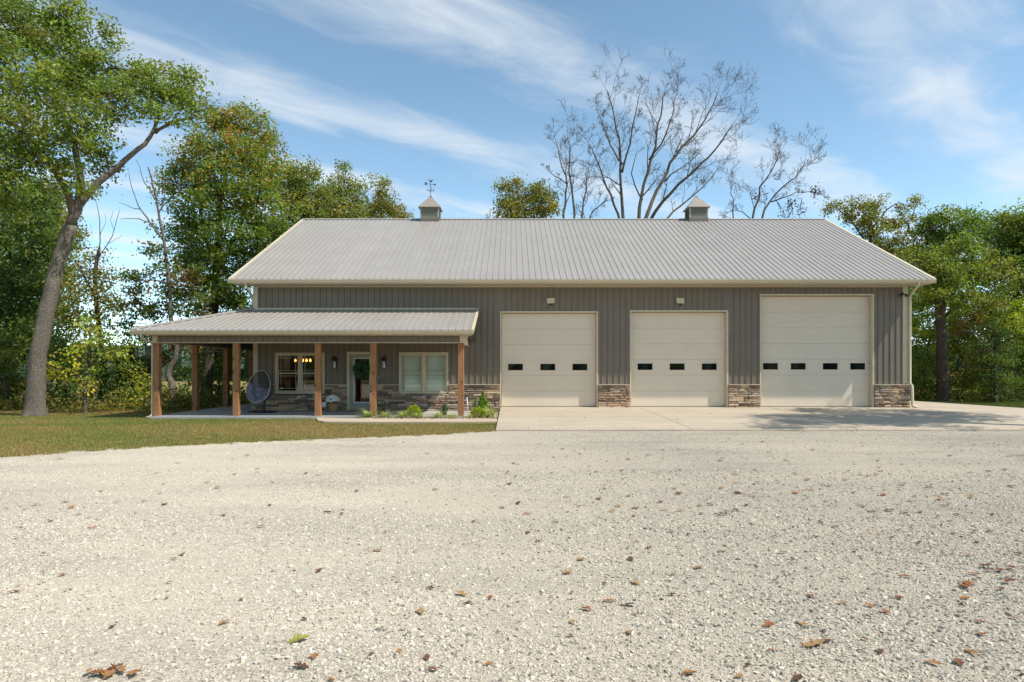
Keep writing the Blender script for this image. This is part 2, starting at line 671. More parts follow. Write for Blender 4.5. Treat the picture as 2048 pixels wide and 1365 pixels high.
def bark(name, lo, hi, sc=1.0):
    m, t, b = mat(name)
    geo = t.n("ShaderNodeNewGeometry")
    mp = t.n("ShaderNodeMapping")
    mp.inputs["Scale"].default_value = (9 * sc, 9 * sc, 2.2 * sc)
    t.l(geo.outputs["Position"], mp.inputs[0])
    n1 = t.noise(mp.outputs[0], 2.0, 8, 0.7, 0.8)
    vo = t.n("ShaderNodeTexVoronoi")
    vo.feature = 'DISTANCE_TO_EDGE'
    vo.inputs["Scale"].default_value = 2.2
    t.l(mp.outputs[0], vo.inputs["Vector"])
    cr = t.smooth(vo.outputs["Distance"], 0.0, 0.16)
    n2 = t.noise(geo.outputs["Position"], 1.1, 4, 0.6)
    f = t.math("ADD", t.math("MULTIPLY", n1, 0.7), t.math("MULTIPLY", n2, 0.3))
    c = t.ramp(f, [(0.32, lo), (0.66, hi)])
    c = t.mix(1.0, c, t.ramp(cr, [(0, (0.55, 0.53, 0.5)), (1, (1, 1, 1))]), "MULTIPLY")
    t.l(c, b.inputs["Base Color"])
    b.inputs["Roughness"].default_value = 0.95
    b.inputs["Specular IOR Level"].default_value = 0.1
    bn = t.n("ShaderNodeBump")
    bn.inputs["Strength"].default_value = 0.9
    bn.inputs["Distance"].default_value = 0.04
    t.l(t.math("ADD", n1, cr), bn.inputs["Height"])
    t.l(bn.outputs[0], b.inputs["Normal"])
    return m


M_BARK = bark("oak_bark", (0.17, 0.145, 0.115), (0.44, 0.38, 0.305), 2.2)
M_BARKD = bark("dark_bark", (0.08, 0.066, 0.052), (0.23, 0.19, 0.15), 1.6)
M_BARE = bark("bare_branch_bark", (0.12, 0.10, 0.078), (0.30, 0.25, 0.195))

# ================================================================== setting
Z_LAWN, Z_GRAVEL = -0.095, -0.075
GE = [(-60, 1.0), (-30, 4.5), (-18, 8.2), (-12.2, 11.0), (-9.5, 12.68), (-8.37, 13.87), (-6.64, 15.0), (-4.53, 16.1), (-2.52, 16.86), (-0.43, 18.16)]
GEX = np.array([p[0] for p in GE])
GEY = np.array([p[1] for p in GE])


def gravel_edge(x):
    return np.interp(x, GEX, GEY)


# terrain: one sheet out to the horizon
g = MB()
N = 48
rr = [0, 20, 45, 80, 130, 220, 400, 800, 1500]
vv = [(0, 20, Z_LAWN)]
for r in rr[1:]:
    for k in range(N):
        a = 2 * math.pi * k / N
        x, y = r * math.cos(a), 20 + r * math.sin(a)
        z = Z_LAWN - (0.0 if r < 60 else min(3.0, (r - 60) * 0.012))
        vv.append((x, y, z))
ff = [(0, 1 + k, 1 + (k + 1) % N) for k in range(N)]
for i in range(len(rr) - 2):
    for k in range(N):
        a, b2 = 1 + i * N + k, 1 + i * N + (k + 1) % N
        ff.append((a, a + N, b2 + N, b2))
g.add(vv, ff)
g.build("ground", M_LAWN, kind="structure", label="short dry lawn and open ground around the house")

# gravel drive
gv = MB()
xs = list(np.linspace(-60, -0.43, 160))
wob = np.interp(np.linspace(0, 1, 160), np.linspace(0, 1, 80), rng.uniform(-0.13, 0.13, 80))
top = [(x, float(gravel_edge(x)) + float(wob[i]), Z_GRAVEL) for i, x in enumerate(xs)] + [(-0.43, 18.16, Z_GRAVEL), (45, 18.25, Z_GRAVEL)]
bot = [(p[0], -25, Z_GRAVEL) for p in top]
n = len(top)
gv.add(top + bot, [(i, n + i, n + i + 1, i + 1) for i in range(n - 1)])
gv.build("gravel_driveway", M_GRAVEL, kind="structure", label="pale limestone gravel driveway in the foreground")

# concrete apron: slopes from the garage floor to the gravel; right part runs along the house
Z_GAR = 0.135
ap = MB()
AX0, AX1 = -0.43, 19.4
AY0, AY1 = 18.14, 26.35
ZE = -0.045
ap.add([(AX0, AY0, ZE), (AX1, AY0, ZE), (AX1, 25.3, 0.105), (AX1 - 0.7, 33.0, 0.10), (15.3, 33.0, 0.115), (15.3, AY1, Z_GAR), (AX0, AY1, Z_GAR),
        (AX0, AY0, -0.2), (AX1, AY0, -0.2), (AX1, 25.3, -0.2), (AX1 - 0.7, 33.0, -0.2), (15.3, 33.0, -0.2), (15.3, AY1, -0.2), (AX0, AY1, -0.2)],
       [(0, 1, 2, 5, 6), (2, 3, 4, 5), (0, 7, 8, 1), (1, 8, 9, 2), (2, 9, 10, 3), (3, 10, 11, 4), (6, 13, 7, 0)])
apron = ap.build("concrete_apron", M_APRON, kind="structure", label="tan concrete apron in front of the three garage doors")
jm = simple("control_joint", (0.19, 0.155, 0.115), 0.9, 0.1)
jt = MB()


def apz(y):
    return ZE + (Z_GAR - ZE) * (y - AY0) / (AY1 - AY0)


for xj in (4.85, 9.75, 14.6):
    jt.add([(xj - .006, 18.16, apz(18.16) + .004), (xj + .006, 18.16, apz(18.16) + .004), (xj + .006, 25.85, apz(25.85) + .004), (xj - .006, 25.85, apz(25.85) + .004)], [(0, 1, 2, 3)])
jt.add([(AX0 + .02, 22.0, apz(22) + .0045), (19.3, 22.0, apz(22) + .0045), (19.3, 22.014, apz(22.014) + .0045), (AX0 + .02, 22.014, apz(22.014) + .0045)], [(0, 1, 2, 3)])
jt.build("control_joint", jm, parent=apron)

# planting bed edging (poured curb strip) and bed
ed = MB()
ED_OUT = [PX(634, 838, 1)]
out_px = [(633, 837.5), (637, 841.5), (650, 843.5), (700, 844), (800, 844), (900, 843.8), (991, 843.3)]
inn_px = [(640, 833.5), (650, 833.8), (700, 834.5), (716, 837), (800, 838.6), (900, 838.6), (992, 838.2)]


def gp(x, y, z=0.0):
    D = (H - z) * F / (y - 741)
    return ((x - 1024) * D / F, D, z)


ZD = -0.03
o_ = [gp(x, y, ZD) for x, y in out_px]
i_ = [gp(x, y, ZD) for x, y in inn_px]
i_[0] = (i_[0][0], 22.70, ZD)
i_[1] = (i_[1][0], 22.70, ZD)
i_[2] = (i_[2][0], 22.3, ZD)
o_[-1] = (AX0 - .005, o_[-1][1], ZD)
i_[-1] = (AX0 - .005, i_[-1][1], ZD)
n = len(o_)
ed.add(o_ + i_ + [(p[0], p[1], -0.2) for p in o_] + [(p[0], p[1], -0.2) for p in i_],
       [(i, i + 1, n + i + 1, n + i) for i in range(n - 1)] + [(i, 2 * n + i, 2 * n + i + 1, i + 1) for i in range(n - 1)] +
       [(n + i + 1, 3 * n + i + 1, 3 * n + i, n + i) for i in range(n - 1)] + [(0, n, 3 * n, 2 * n)])
ed.build("bed_edging", M_EDGING, label="tan poured concrete border around the planting bed by the porch", category="garden border")
bed = MB()
bed.add([(XP(705, 22.6), 22.72, -0.055), (XP(716, 21.9), 21.7, -0.055), (-0.44, 21.3, -0.055), (-0.44, 25.95, -0.055), (-1.55, 25.95, -0.055), (-1.55, 22.72, -0.055)], [(0, 1, 2, 5), (2, 3, 4, 5)])
bed.build("planting_bed", simple("bed_soil", (0.36, 0.26, 0.17), 0.95, 0.1, var=0.35, vscale=25, bump=0.6, bscale=40), kind="structure", label="pebble planting bed soil beside the porch")

# ================================================================== house
WY = 26.0                        # front wall plane
k_ = WY / F


def WX(x):
    return (x - 1024) * k_


def WZ(y):
    return H - (y - 741) * k_


XL, XR = WX(508), WX(1814)       # wall corners
RIDGE_Y = 33.98
YB = 2 * RIDGE_Y - WY            # rear wall
Z_SOF = 4.74
EAVE_Y, EAVE_Z, RIDGE_Z = 25.10, 4.885, 9.054
RX0, RX1 = -10.42, 15.58
Z_ST = WZ(769)                   # top of the stone

house = empty("metal_house", (0, WY, 0), category="house",
              label="long grey-brown metal-sided house with three garage doors and wooden-post porch")
OFF = Vector((0, -WY, 0))


def part(mb, name, m, parent=None, **kw):
    o = mb.build(name, m, **kw)
    o.parent = parent if parent is not None else house
    if parent is None:
        o.location = OFF
    return o


# openings in the front wall: x0, x1, z0, z1 (outer edge of the trim)
WIN1 = (WX(551), WX(650), WZ(788), WZ(706))
WIN2 = (WX(798), WX(896.6), WZ(787.4), WZ(705))
FDOOR = (WX(694.4), WX(753.4), 0.0, WZ(704))
GD1 = (WX(1000), WX(1196), Z_GAR, WZ(623))
GD2 = (WX(1259.5), WX(1456), Z_GAR, WZ(621))
GD3 = (WX(1519), WX(1747), Z_GAR, WZ(588.5))
OPEN = [WIN1, WIN2, FDOOR, GD1, GD2, GD3]

RIB = 0.2286


def ribbed(xa, xb, ribs, h=0.032, wb=0.020, wt_=0.009):
    """profile points (x, rise) of a ribbed sheet from xa to xb"""
    pts = [(xa, 0.0)]
    for r in ribs:
        if r - wb <= xa + 1e-4 or r + wb >= xb - 1e-4:
            continue
        pts += [(r - wb, 0), (r - wt_, h), (r + wt_, h), (r + wb, 0)]
    pts.append((xb, 0.0))
    return pts


def siding_piece(xa, xb, z0, z1):
    k0 = math.floor(xa / RIB)
    pr = ribbed(xa, xb, [(k0 + i) * RIB for i in range(0, 7)])
    m = MB()
    n = len(pr)
    m.add([(x, WY - y, z0) for x, y in pr] + [(x, WY - y, z1) for x, y in pr],
          [(i, i + 1, n + i + 1, n + i) for i in range(n - 1)])
    return part(m, "siding_panel", M_SIDING)


edges = [WX(515)]
pw = RIB * 4
x = math.ceil((edges[0] + 0.2 - RIB / 2) / pw) * pw + RIB / 2
while x < WX(1806):
    edges.append(x)
    x += pw
edges.append(WX(1806))
for a, b2 in zip(edges[:-1], edges[1:]):
    cuts = sorted({a, b2} | {q for o in OPEN for q in (o[0], o[1]) if a < q < b2})
    for xa, xb in zip(cuts[:-1], cuts[1:]):
        if xb - xa < 0.004:
            continue
        mid = (xa + xb) / 2
        z0 = Z_ST
        ivs = []
        for o in sorted([o for o in OPEN if o[0] < mid < o[1]], key=lambda o: o[2]):
            if o[2] > z0:
                ivs.append((z0, o[2]))
            z0 = max(z0, o[3])
        ivs.append((z0, Z_SOF + 0.05))
        for z0, z1 in ivs:
            if z1 - z0 > 0.02:
                siding_piece(xa, xb, z0, z1)

# side and rear walls (ribbed sheets)
for nm, X_ in (("left", XL), ("right", XR)):
    m = MB()
    s = -1 if nm == "left" else 1
    pr = ribbed(WY, YB, [WY + RIB * i for i in range(1, 70)])
    n = len(pr)

    def gz(y):
        return Z_SOF + 0.1 + (RIDGE_Z - EAVE_Z) * (1 - abs(y - RIDGE_Y) / (RIDGE_Y - WY)) * 0.99
    m.add([(X_ + s * r_, y, 0) for y, r_ in pr] + [(X_ + s * r_, y, gz(y)) for y, r_ in pr], [(i, i + 1, n + i + 1, n + i) for i in range(n - 1)])
    part(m, "wall", M_SIDING)
m = MB()
m.add([(XL, YB, 0), (XR, YB, 0), (XR, YB, Z_SOF + .1), (XL, YB, Z_SOF + .1)], [(0, 1, 2, 3)])
part(m, "wall", M_SIDING)

# corner trims
for xa, xb in ((WX(508), WX(516)), (WX(1804.5), WX(1814))):
    z0 = Z_ST + 0.02
    m = MB().box(xa, xb, WY - 0.028, WY - 0.004, z0, Z_SOF)
    if xa < 0:
        m.box(xa - 0.022, xa - 0.001, WY - 0.028, WY + 0.12, z0, Z_SOF)
    else:
        m.box(xb + 0.001, xb + 0.022, WY - 0.028, WY + 0.12, z0, Z_SOF)
    part(m, "corner_trim", M_CREAM)
# frieze trim under the soffit
part(MB().box(XL - 0.02, XR + 0.02, WY - 0.034, WY - 0.006, Z_SOF - 0.045, Z_SOF - 0.002), "frieze_trim", M_CREAM)

# ---- main roof
roof = part(MB().add([(RX0 + .02, EAVE_Y + .02, EAVE_Z - .02), (RX1 - .02, EAVE_Y + .02, EAVE_Z - .02), (RX1 - .02, RIDGE_Y, RIDGE_Z - .03), (RX0 + .02, RIDGE_Y, RIDGE_Z - .03),
                      (RX1 - .02, 2 * RIDGE_Y - EAVE_Y - .02, EAVE_Z - .02), (RX0 + .02, 2 * RIDGE_Y - EAVE_Y - .02, EAVE_Z - .02)],
                     [(0, 1, 2, 3), (3, 2, 4, 5)]), "roof", M_ROOF)


def sheet(profile, base, top, nrm):
    """ribbed sheet: profile (u, rise), base(u) and top(u) give the two ends, nrm the way the ribs rise"""
    m = MB()
    n = len(profile)
    nv = Vector(nrm).normalized()
    m.add([Vector(base(u)) + nv * r for u, r in profile] + [Vector(top(u)) + nv * r for u, r in profile],
          [(i, i + 1, n + i + 1, n + i) for i in range(n - 1)])
    return m


sl = (RIDGE_Z - EAVE_Z) / (RIDGE_Y - EAVE_Y)
x = RX0
while x < RX1 - 0.05:
    xe = min(x + pw, RX1)
    pr = ribbed(x, xe, [x + RIB * (i + 0.5) for i in range(4)], h=0.024, wb=0.024, wt_=0.009)
    o = part(sheet(pr, lambda u: (u, EAVE_Y, EAVE_Z), lambda u: (u, RIDGE_Y - .05, RIDGE_Z - .05 * sl), (0, -sl, 1)), "roof_panel", M_ROOF, roof)
    o = part(sheet(pr, lambda u: (u, 2 * RIDGE_Y - EAVE_Y, EAVE_Z), lambda u: (u, RIDGE_Y + .05, RIDGE_Z - .05 * sl), (0, sl, 1)), "roof_panel", M_ROOF, roof)
    x = xe
part(MB().add([(RX0, RIDGE_Y - .17, RIDGE_Z - .045), (RX0, RIDGE_Y, RIDGE_Z + .04), (RX0, RIDGE_Y + .17, RIDGE_Z - .045),
               (RX1, RIDGE_Y - .17, RIDGE_Z - .045), (RX1, RIDGE_Y, RIDGE_Z + .04), (RX1, RIDGE_Y + .17, RIDGE_Z - .045)],
              [(0, 3, 4, 1), (1, 4, 5, 2)]), "ridge_cap", M_ROOF, roof)
for xr in (RX0, RX1):
    m = MB()
    s = -1 if xr < 0 else 1
    for sgn in (-1, 1):
        ye = RIDGE_Y + sgn * (RIDGE_Y - EAVE_Y)
        xa, xb = sorted((xr - s * 0.10, xr + s * 0.022))
        pts = []
        for xx in (xa, xb):
            pts += [(xx, ye, EAVE_Z + .030), (xx, RIDGE_Y, RIDGE_Z + .030), (xx, RIDGE_Y, RIDGE_Z - .16), (xx, ye, EAVE_Z - .14)]
        m.add(pts, [(0, 1, 2, 3), (4, 7, 6, 5), (0, 4, 5, 1), (3, 2, 6, 7), (0, 3, 7, 4)])
    part(m, "rake_trim", M_CREAM, roof)
# soffit, fascia, gutter
part(MB().box(RX0 + .05, RX1 - .05, EAVE_Y + .13, WY - 0.003, Z_SOF, Z_SOF + 0.02), "soffit", M_SOFFIT, roof)
part(MB().box(RX0 + .03, RX1 - .03, EAVE_Y + .10, EAVE_Y + .125, Z_SOF - .008, EAVE_Z - .015), "fascia", M_CREAM, roof)


def gutter_prof(y, ztop, h, d):
    """K-style gutter: outer face at y, open at the top"""
    return [(y + d, ztop), (y + d, ztop - h), (y + d * 0.35, ztop - h), (y + d * 0.30, ztop - h * 0.55), (y, ztop - h * 0.22), (y, ztop),
            (y + .008, ztop), (y + .008, ztop - h * 0.22), (y + d * 0.3 + .008, ztop - h * .5), (y + d * .4, ztop - h + .008), (y + d - .006, ztop - h + .008), (y + d - .006, ztop)]


part(MB().prism(gutter_prof(EAVE_Y - .045, 4.872, 0.112, 0.14), 'x', RX0 + .005, RX1 - .005), "gutter", M_CREAM, roof)
for xe in (RX0 + .005, RX1 - .005):
    part(MB().box(xe - .004 if xe < 0 else xe + .001, xe - .001 if xe < 0 else xe + .004, EAVE_Y - .045, EAVE_Y + .095, 4.76, 4.872), "gutter_cap", M_CREAM, roof)

# ---- cupolas
def cupola(xc, vane):
    W = 0.46
    yf = RIDGE_Y
    root = part(MB().box(xc - W - .012, xc + W + .012, yf - W - .012, yf + W + .012, 8.70, 9.02), "cupola", M_BASE)
    z0, z1 = 9.02, 9.53
    m = MB()
    pw_ = 0.06
    for sx in (-1, 1):
        for sy in (-1, 1):
            xa, ya = xc + sx * (W - pw_ / 2), yf + sy * (W - pw_ / 2)
            part(MB().box(xa - pw_ / 2, xa + pw_ / 2, ya - pw_ / 2, ya + pw_ / 2, z0, z1), "corner_board", M_LOUVER, root)
    part(MB().box(xc - W + .05, xc + W - .05, yf - W + .05, yf + W - .05, z0, z1), "inner_box", M_DARK, root)
    for i in range(8):
        za = z0 + i * (z1 - z0) / 8 + .004
        m = MB()
        for fc in range(4):
            a = fc * math.pi / 2
            ca, sa = math.cos(a), math.sin(a)
            q = [(-W + pw_ + .002, -W - .004, za), (W - pw_ - .002, -W - .004, za), (W - pw_ - .002, -W + .045, za + .052), (-W + pw_ + .002, -W + .045, za + .052)]
            q = q + [(p[0], p[1] + .012, p[2] - .003) for p in q]
            m.add([(xc + p[0] * ca - p[1] * sa, yf + p[0] * sa + p[1] * ca, p[2]) for p in q],
                  [(0, 1, 2, 3), (4, 7, 6, 5), (0, 4, 5, 1), (1, 5, 6, 2), (3, 2, 6, 7), (0, 3, 7, 4)])
        part(m, "louver", M_LOUVER, root)
    E = 0.55
    t_ = 0.05
    za, zb = 9.53, 10.16
    v = [(xc - E, yf - E, za), (xc + E, yf - E, za), (xc + E, yf + E, za), (xc - E, yf + E, za),
         (xc - E, yf - E, za + .03), (xc + E, yf - E, za + .03), (xc + E, yf + E, za + .03), (xc - E, yf + E, za + .03),
         (xc - t_, yf - t_, zb), (xc + t_, yf - t_, zb), (xc + t_, yf + t_, zb), (xc - t_, yf + t_, zb)]
    f = [(3, 2, 1, 0), (8, 9, 10, 11)]
    for i in range(4):
        j = (i + 1) % 4
        f += [(i, j, 4 + j, 4 + i), (4 + i, 4 + j, 8 + j, 8 + i)]
    part(MB().add(v, f), "cupola_roof", M_CUPROOF, root)
    part(MB().box(xc - .07, xc + .07, yf - .07, yf + .07, zb - .02, zb + .025), "cupola_cap", M_CUPROOF, root)
    if vane:
        m = MB()
        m.tube([(xc, yf, zb), (xc, yf, 10.80)], 0.014, 8)
        zc_ = 10.47
        # cardinal arms with letters N E S W
        for a, ch in ((0.45, 'E'), (0.45 + math.pi / 2, 'N'), (0.45 + math.pi, 'W'), (0.45 + 1.5 * math.pi, 'S')):
            ex, ey = xc + .17 * math.cos(a), yf + .17 * math.sin(a)
            m.tube([(xc, yf, zc_), (ex, ey, zc_)], 0.008, 6)
            h_, w_ = 0.05, 0.035
            strokes = {'E': [[(w_, h_), (-w_, h_), (-w_, -h_), (w_, -h_)], [(-w_, 0), (w_ * .7, 0)]], 'N': [[(-w_, -h_), (-w_, h_), (w_, -h_), (w_, h_)]],
                       'W': [[(-w_, h_), (-w_ * .5, -h_), (0, h_ * .4), (w_ * .5, -h_), (w_, h_)]], 'S': [[(w_, h_), (-w_, h_ * .8), (-w_, .01), (w_, -.01), (w_, -h_ * .8), (-w_, -h_)]]}[ch]
            for st in strokes:
                m.tube([(ex + p[0] * math.cos(.45), ey + p[0] * math.sin(.45) * .3, zc_ + .04 + p[1]) for p in st], 0.009, 5)
        za_ = 10.80
        d = Vector((math.cos(-.25), math.sin(-.25) * 1.0, -0.17)).normalized()
        c = Vector((xc, yf, za_))
        m.tube([c - d * .25, c + d * .22], 0.011, 6)

        def flat(pts, th=.012):
            q = [c + d * p[0] + Vector((0, 0, p[1])) for p in pts]
            nn = len(q)
            sd_ = Vector((-d.y, d.x, 0)).normalized() * th
            m.add([p - sd_ for p in q] + [p + sd_ for p in q], [tuple(range(nn)), tuple(range(2 * nn - 1, nn - 1, -1))] + [(i, (i + 1) % nn, nn + (i + 1) % nn, nn + i) for i in range(nn)])
        flat([(.30, 0), (.20, .055), (.20, -.055)])
        flat([(-.24, 0), (-.20, .05), (-.33, .065), (-.29, 0), (-.33, -.065), (-.20, -.05)])
        # bird over the arrow: tail raised left, head to the right
        flat([(-.13, .30), (-.10, .21), (-.05, .12), (0.0, .09), (.05, .11), (.09, .18), (.12, .20), (.09, .24), (.05, .22), (.03, .16), (-.02, .17), (-.07, .22)])
        m.tube([c + Vector((0, 0, 0)), c + Vector((0, 0, .1))], 0.008, 5)
        part(m, "weathervane", M_VANE, root, label="black rooster weathervane with arrow and compass letters")
    return root


cupola((861.3 - 1024) * RIDGE_Y / F, True)
cupola((1392.5 - 1024) * RIDGE_Y / F, False)

# ---- porch
PF = 22.93                      # front face of the posts
PE_Y, PE_Z = 22.45, 2.852       # eave of the porch roof
PT_Z = WZ(618) - 0.03           # where it meets the wall
PX0 = XP(262, 22.45)
PX1 = WX(957)
PYB = 36.0
part(MB().box(-12.07 - .02, -1.50, 22.75, 25.99, -0.14, 0.0), "porch_slab", M_SLAB)
part(MB().box(-12.07 - .02, XL - .001, 25.992, PYB, -0.14, 0.0), "porch_slab", M_SLAB)


def post(x, y):
    w_ = 0.098
    m = MB().box(-w_, w_, -w_, w_, 0, 2.452)
    o = m.build("porch_post", M_WOOD, bevel=0.008)
    o.parent = house
    o.location = (x, y - WY, 0.001)
    return o


for xp in (312, 471, 635, 746, 921.5):
    post(XP(xp, PF), PF + .098)
XC = XP(312, PF)
for i in (1, 2, 3, 4):
    post(XC, PF + .098 + 2.775 * i)

# porch roof, front slope with a hip at the left, left slope behind it
proof = part(MB().add([(PX0 + .03, PE_Y + .03, PE_Z - .02), (PX1 - .02, PE_Y + .03, PE_Z - .02), (PX1 - .02, WY - .01, PT_Z - .02), (XL, WY - .01, PT_Z - .02),
                       (XL - .01, PYB, PT_Z - .02), (PX0 + .03, PYB, PE_Z - .02)], [(0, 1, 2, 3), (0, 3, 4, 5)]), "porch_roof", M_ROOF)
psl = (PT_Z - PE_Z) / (WY - PE_Y)


def ptop(u):
    if u >= XL:
        return (u, WY - .015, PT_Z)
    t = (u - PX0) / (XL - PX0)
    return (u, PE_Y + t * (WY - PE_Y), PE_Z + t * (PT_Z - PE_Z))


x = PX1
while x > PX0 + .05:
    xe = max(x - pw, PX0)
    pr = ribbed(xe, x, [x - RIB * (i + .5) for i in range(3, -1, -1)], h=0.024, wb=0.024, wt_=0.009)
    part(sheet(pr, lambda u: (u, PE_Y, PE_Z), ptop, (0, -psl, 1)), "roof_panel", M_ROOF, proof)
    x = xe
lsl = (PT_Z - PE_Z) / (XL - PX0)


def ltop(u):
    t = min(1.0, (u - PE_Y) / (WY - PE_Y))
    return (PX0 + t * (XL - PX0), u, PE_Z + t * (PT_Z - PE_Z))


y = PE_Y
while y < PYB - .05:
    ye = min(y + pw, PYB)
    pr = ribbed(y, ye, [y + RIB * (i + .5) for i in range(4)], h=0.024, wb=0.024, wt_=0.009)
    part(sheet(pr, lambda u: (PX0, u, PE_Z), ltop, (-lsl, 0, 1)), "roof_panel", M_ROOF, proof)
    y = ye
part(MB().tube([(PX0 - .01, PE_Y - .01, PE_Z + .03), (XL, WY - .02, PT_Z + .035)], 0.045, 6), "hip_cap", M_ROOF, proof)
part(MB().box(WX(508), PX1 + .02, WY - .05, WY - .022, PT_Z - .005, PT_Z + .055), "wall_flashing", M_CREAM, proof)
# right rake of the porch roof
m = MB()
pts = []
for xx in (PX1 - .06, PX1 + .02):
    pts += [(xx, PE_Y - .01, PE_Z + .03), (xx, WY - .03, PT_Z + .03), (xx, WY - .03, PT_Z - .09), (xx, PE_Y - .01, PE_Z - .09)]
m.add(pts, [(0, 1, 2, 3), (4, 7, 6, 5), (0, 4, 5, 1), (3, 2, 6, 7), (0, 3, 7, 4)])
part(m, "rake_trim", M_CREAM, proof)
part(MB().prism(gutter_prof(PE_Y - .05, PE_Z - .012, 0.115, 0.13), 'x', PX0 - .03, PX1 + .01), "gutter", M_CREAM, proof)
part(MB().prism([(PX0 - .05 + (p[0] - (PE_Y - .05)), p[1]) for p in gutter_prof(PE_Y - .05, PE_Z - .012, 0.115, 0.13)], 'y', PE_Y + .09, PYB), "gutter", M_CREAM, proof)
part(MB().box(PX0 + .06, PX1 - .07, PE_Y + .085, PE_Y + .105, 2.70, PE_Z - .03), "fascia", M_CREAM, proof)
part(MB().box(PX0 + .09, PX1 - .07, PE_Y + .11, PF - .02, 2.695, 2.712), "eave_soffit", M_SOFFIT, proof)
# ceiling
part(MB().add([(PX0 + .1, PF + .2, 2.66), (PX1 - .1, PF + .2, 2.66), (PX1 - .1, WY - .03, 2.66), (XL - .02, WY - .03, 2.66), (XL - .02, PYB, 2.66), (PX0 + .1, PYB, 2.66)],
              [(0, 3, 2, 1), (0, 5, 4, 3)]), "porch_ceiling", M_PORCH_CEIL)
# beams, clad in siding over the posts: front, left and right
bz0, bz1 = 2.478, 2.70
xa, xb = XC - .098, XP(921.5, PF) + .098
front = part(MB().box(xa - .01, xb + .01, PF + .012, PF + .19, bz0, bz1), "porch_beam", M_SIDING)
pr = ribbed(xa + .16, xb - .14, [RIB * i + RIB * .3 for i in range(-60, 0)])
n = len(pr)
part(MB().add([(x, PF + .008 - r_, bz0 + .002) for x, r_ in pr] + [(x, PF + .008 - r_, bz1) for x, r_ in pr], [(i, i + 1, n + i + 1, n + i) for i in range(n - 1)]), "beam_siding", M_SIDING, front).location = (0, 0, 0)
part(MB().box(xa - .016, xb + .016, PF - .016, PF + .20, 2.4525, 2.476), "beam_trim", M_CREAM, front)
part(MB().box(xa - .016, xa + .15, PF - .014, PF + .006, 2.478, bz1), "beam_corner_trim", M_CREAM, front)
part(MB().box(xb - .13, xb + .016, PF - .014, PF + .006, 2.478, bz1), "beam_corner_trim", M_CREAM, front)
part(MB().box(XC - .09, XC + .09, PF + .21, PYB, bz0, bz1 - .05), "porch_beam", M_SIDING)
part(MB().box(XC - .105, XC + .105, PF + .21, PYB, 2.4525, 2.476), "beam_trim", M_CREAM)
part(MB().box(xb - .19, xb, PF + .21, WY - .03, bz0, bz1 + .02), "porch_beam", M_SIDING)
part(MB().box(xb - .2, xb + .02, PF + .21, WY - .03, 2.4525, 2.476), "beam_trim", M_CREAM)
# triangle of siding that closes the right end of the porch roof
part(MB().add([(xb + .004, PF + .2, 2.70), (xb + .004, WY - .03, 2.70), (xb + .004, WY - .03, PT_Z - .05), (xb + .004, PF + .2, 2.88)], [(0, 1, 2, 3)]), "gable_infill", M_SIDING)
part(MB().box(xb + .012, xb + .12, PF - .012, PF + .10, 2.40, 2.69), "eave_return", M_CREAM)

# ---- downspouts
def spout(pts, r=0.042):
    m = MB()
    m.tube(pts, r, 8)
    return part(m, "downspout", M_CREAM, smooth=True)


xr = XR + .06
spout([(XP(1836, 25.2), EAVE_Y + .03, 4.78), (XP(1835, 25.2), EAVE_Y + .04, 4.66), (XP(1829, 25.5), 25.5, 4.54), (xr + .03, WY - .12, 4.42), (xr, WY - .08, 4.33), (xr, WY - .075, 2.5),
       (xr, WY - .075, 1.06), (xr + .03, WY - .17, .93), (xr + .03, WY - .185, .40), (xr + .035, WY - .19, .20), (xr + .09, WY - .24, .155), (xr + .17, WY - .30, .15)], 0.052)
spout([(XP(492, 25.2), EAVE_Y + .03, 4.78), (XP(493, 25.2), EAVE_Y + .05, 4.66), (XP(500, 25.7), 25.65, 4.5), (XL - .05, WY - .04, 4.36), (XL - .05, WY + .0, 4.2), (XL - .05, WY + .02, 3.93)])
xp = XC - .15
spout([(XP(283, 22.5), PE_Y + .02, 2.75), (XP(283, 22.5), PE_Y + .03, 2.64), (XP(288, 22.6), PE_Y + .15, 2.54), (XP(299, 22.9), PF + .03, 2.49), (xp, PF + .06, 2.42), (xp, PF + .06, 1.2),
       (xp, PF + .06, .08), (xp - .05, PF + .03, -.02), (xp - .16, PF - .04, -.05)], 0.036)

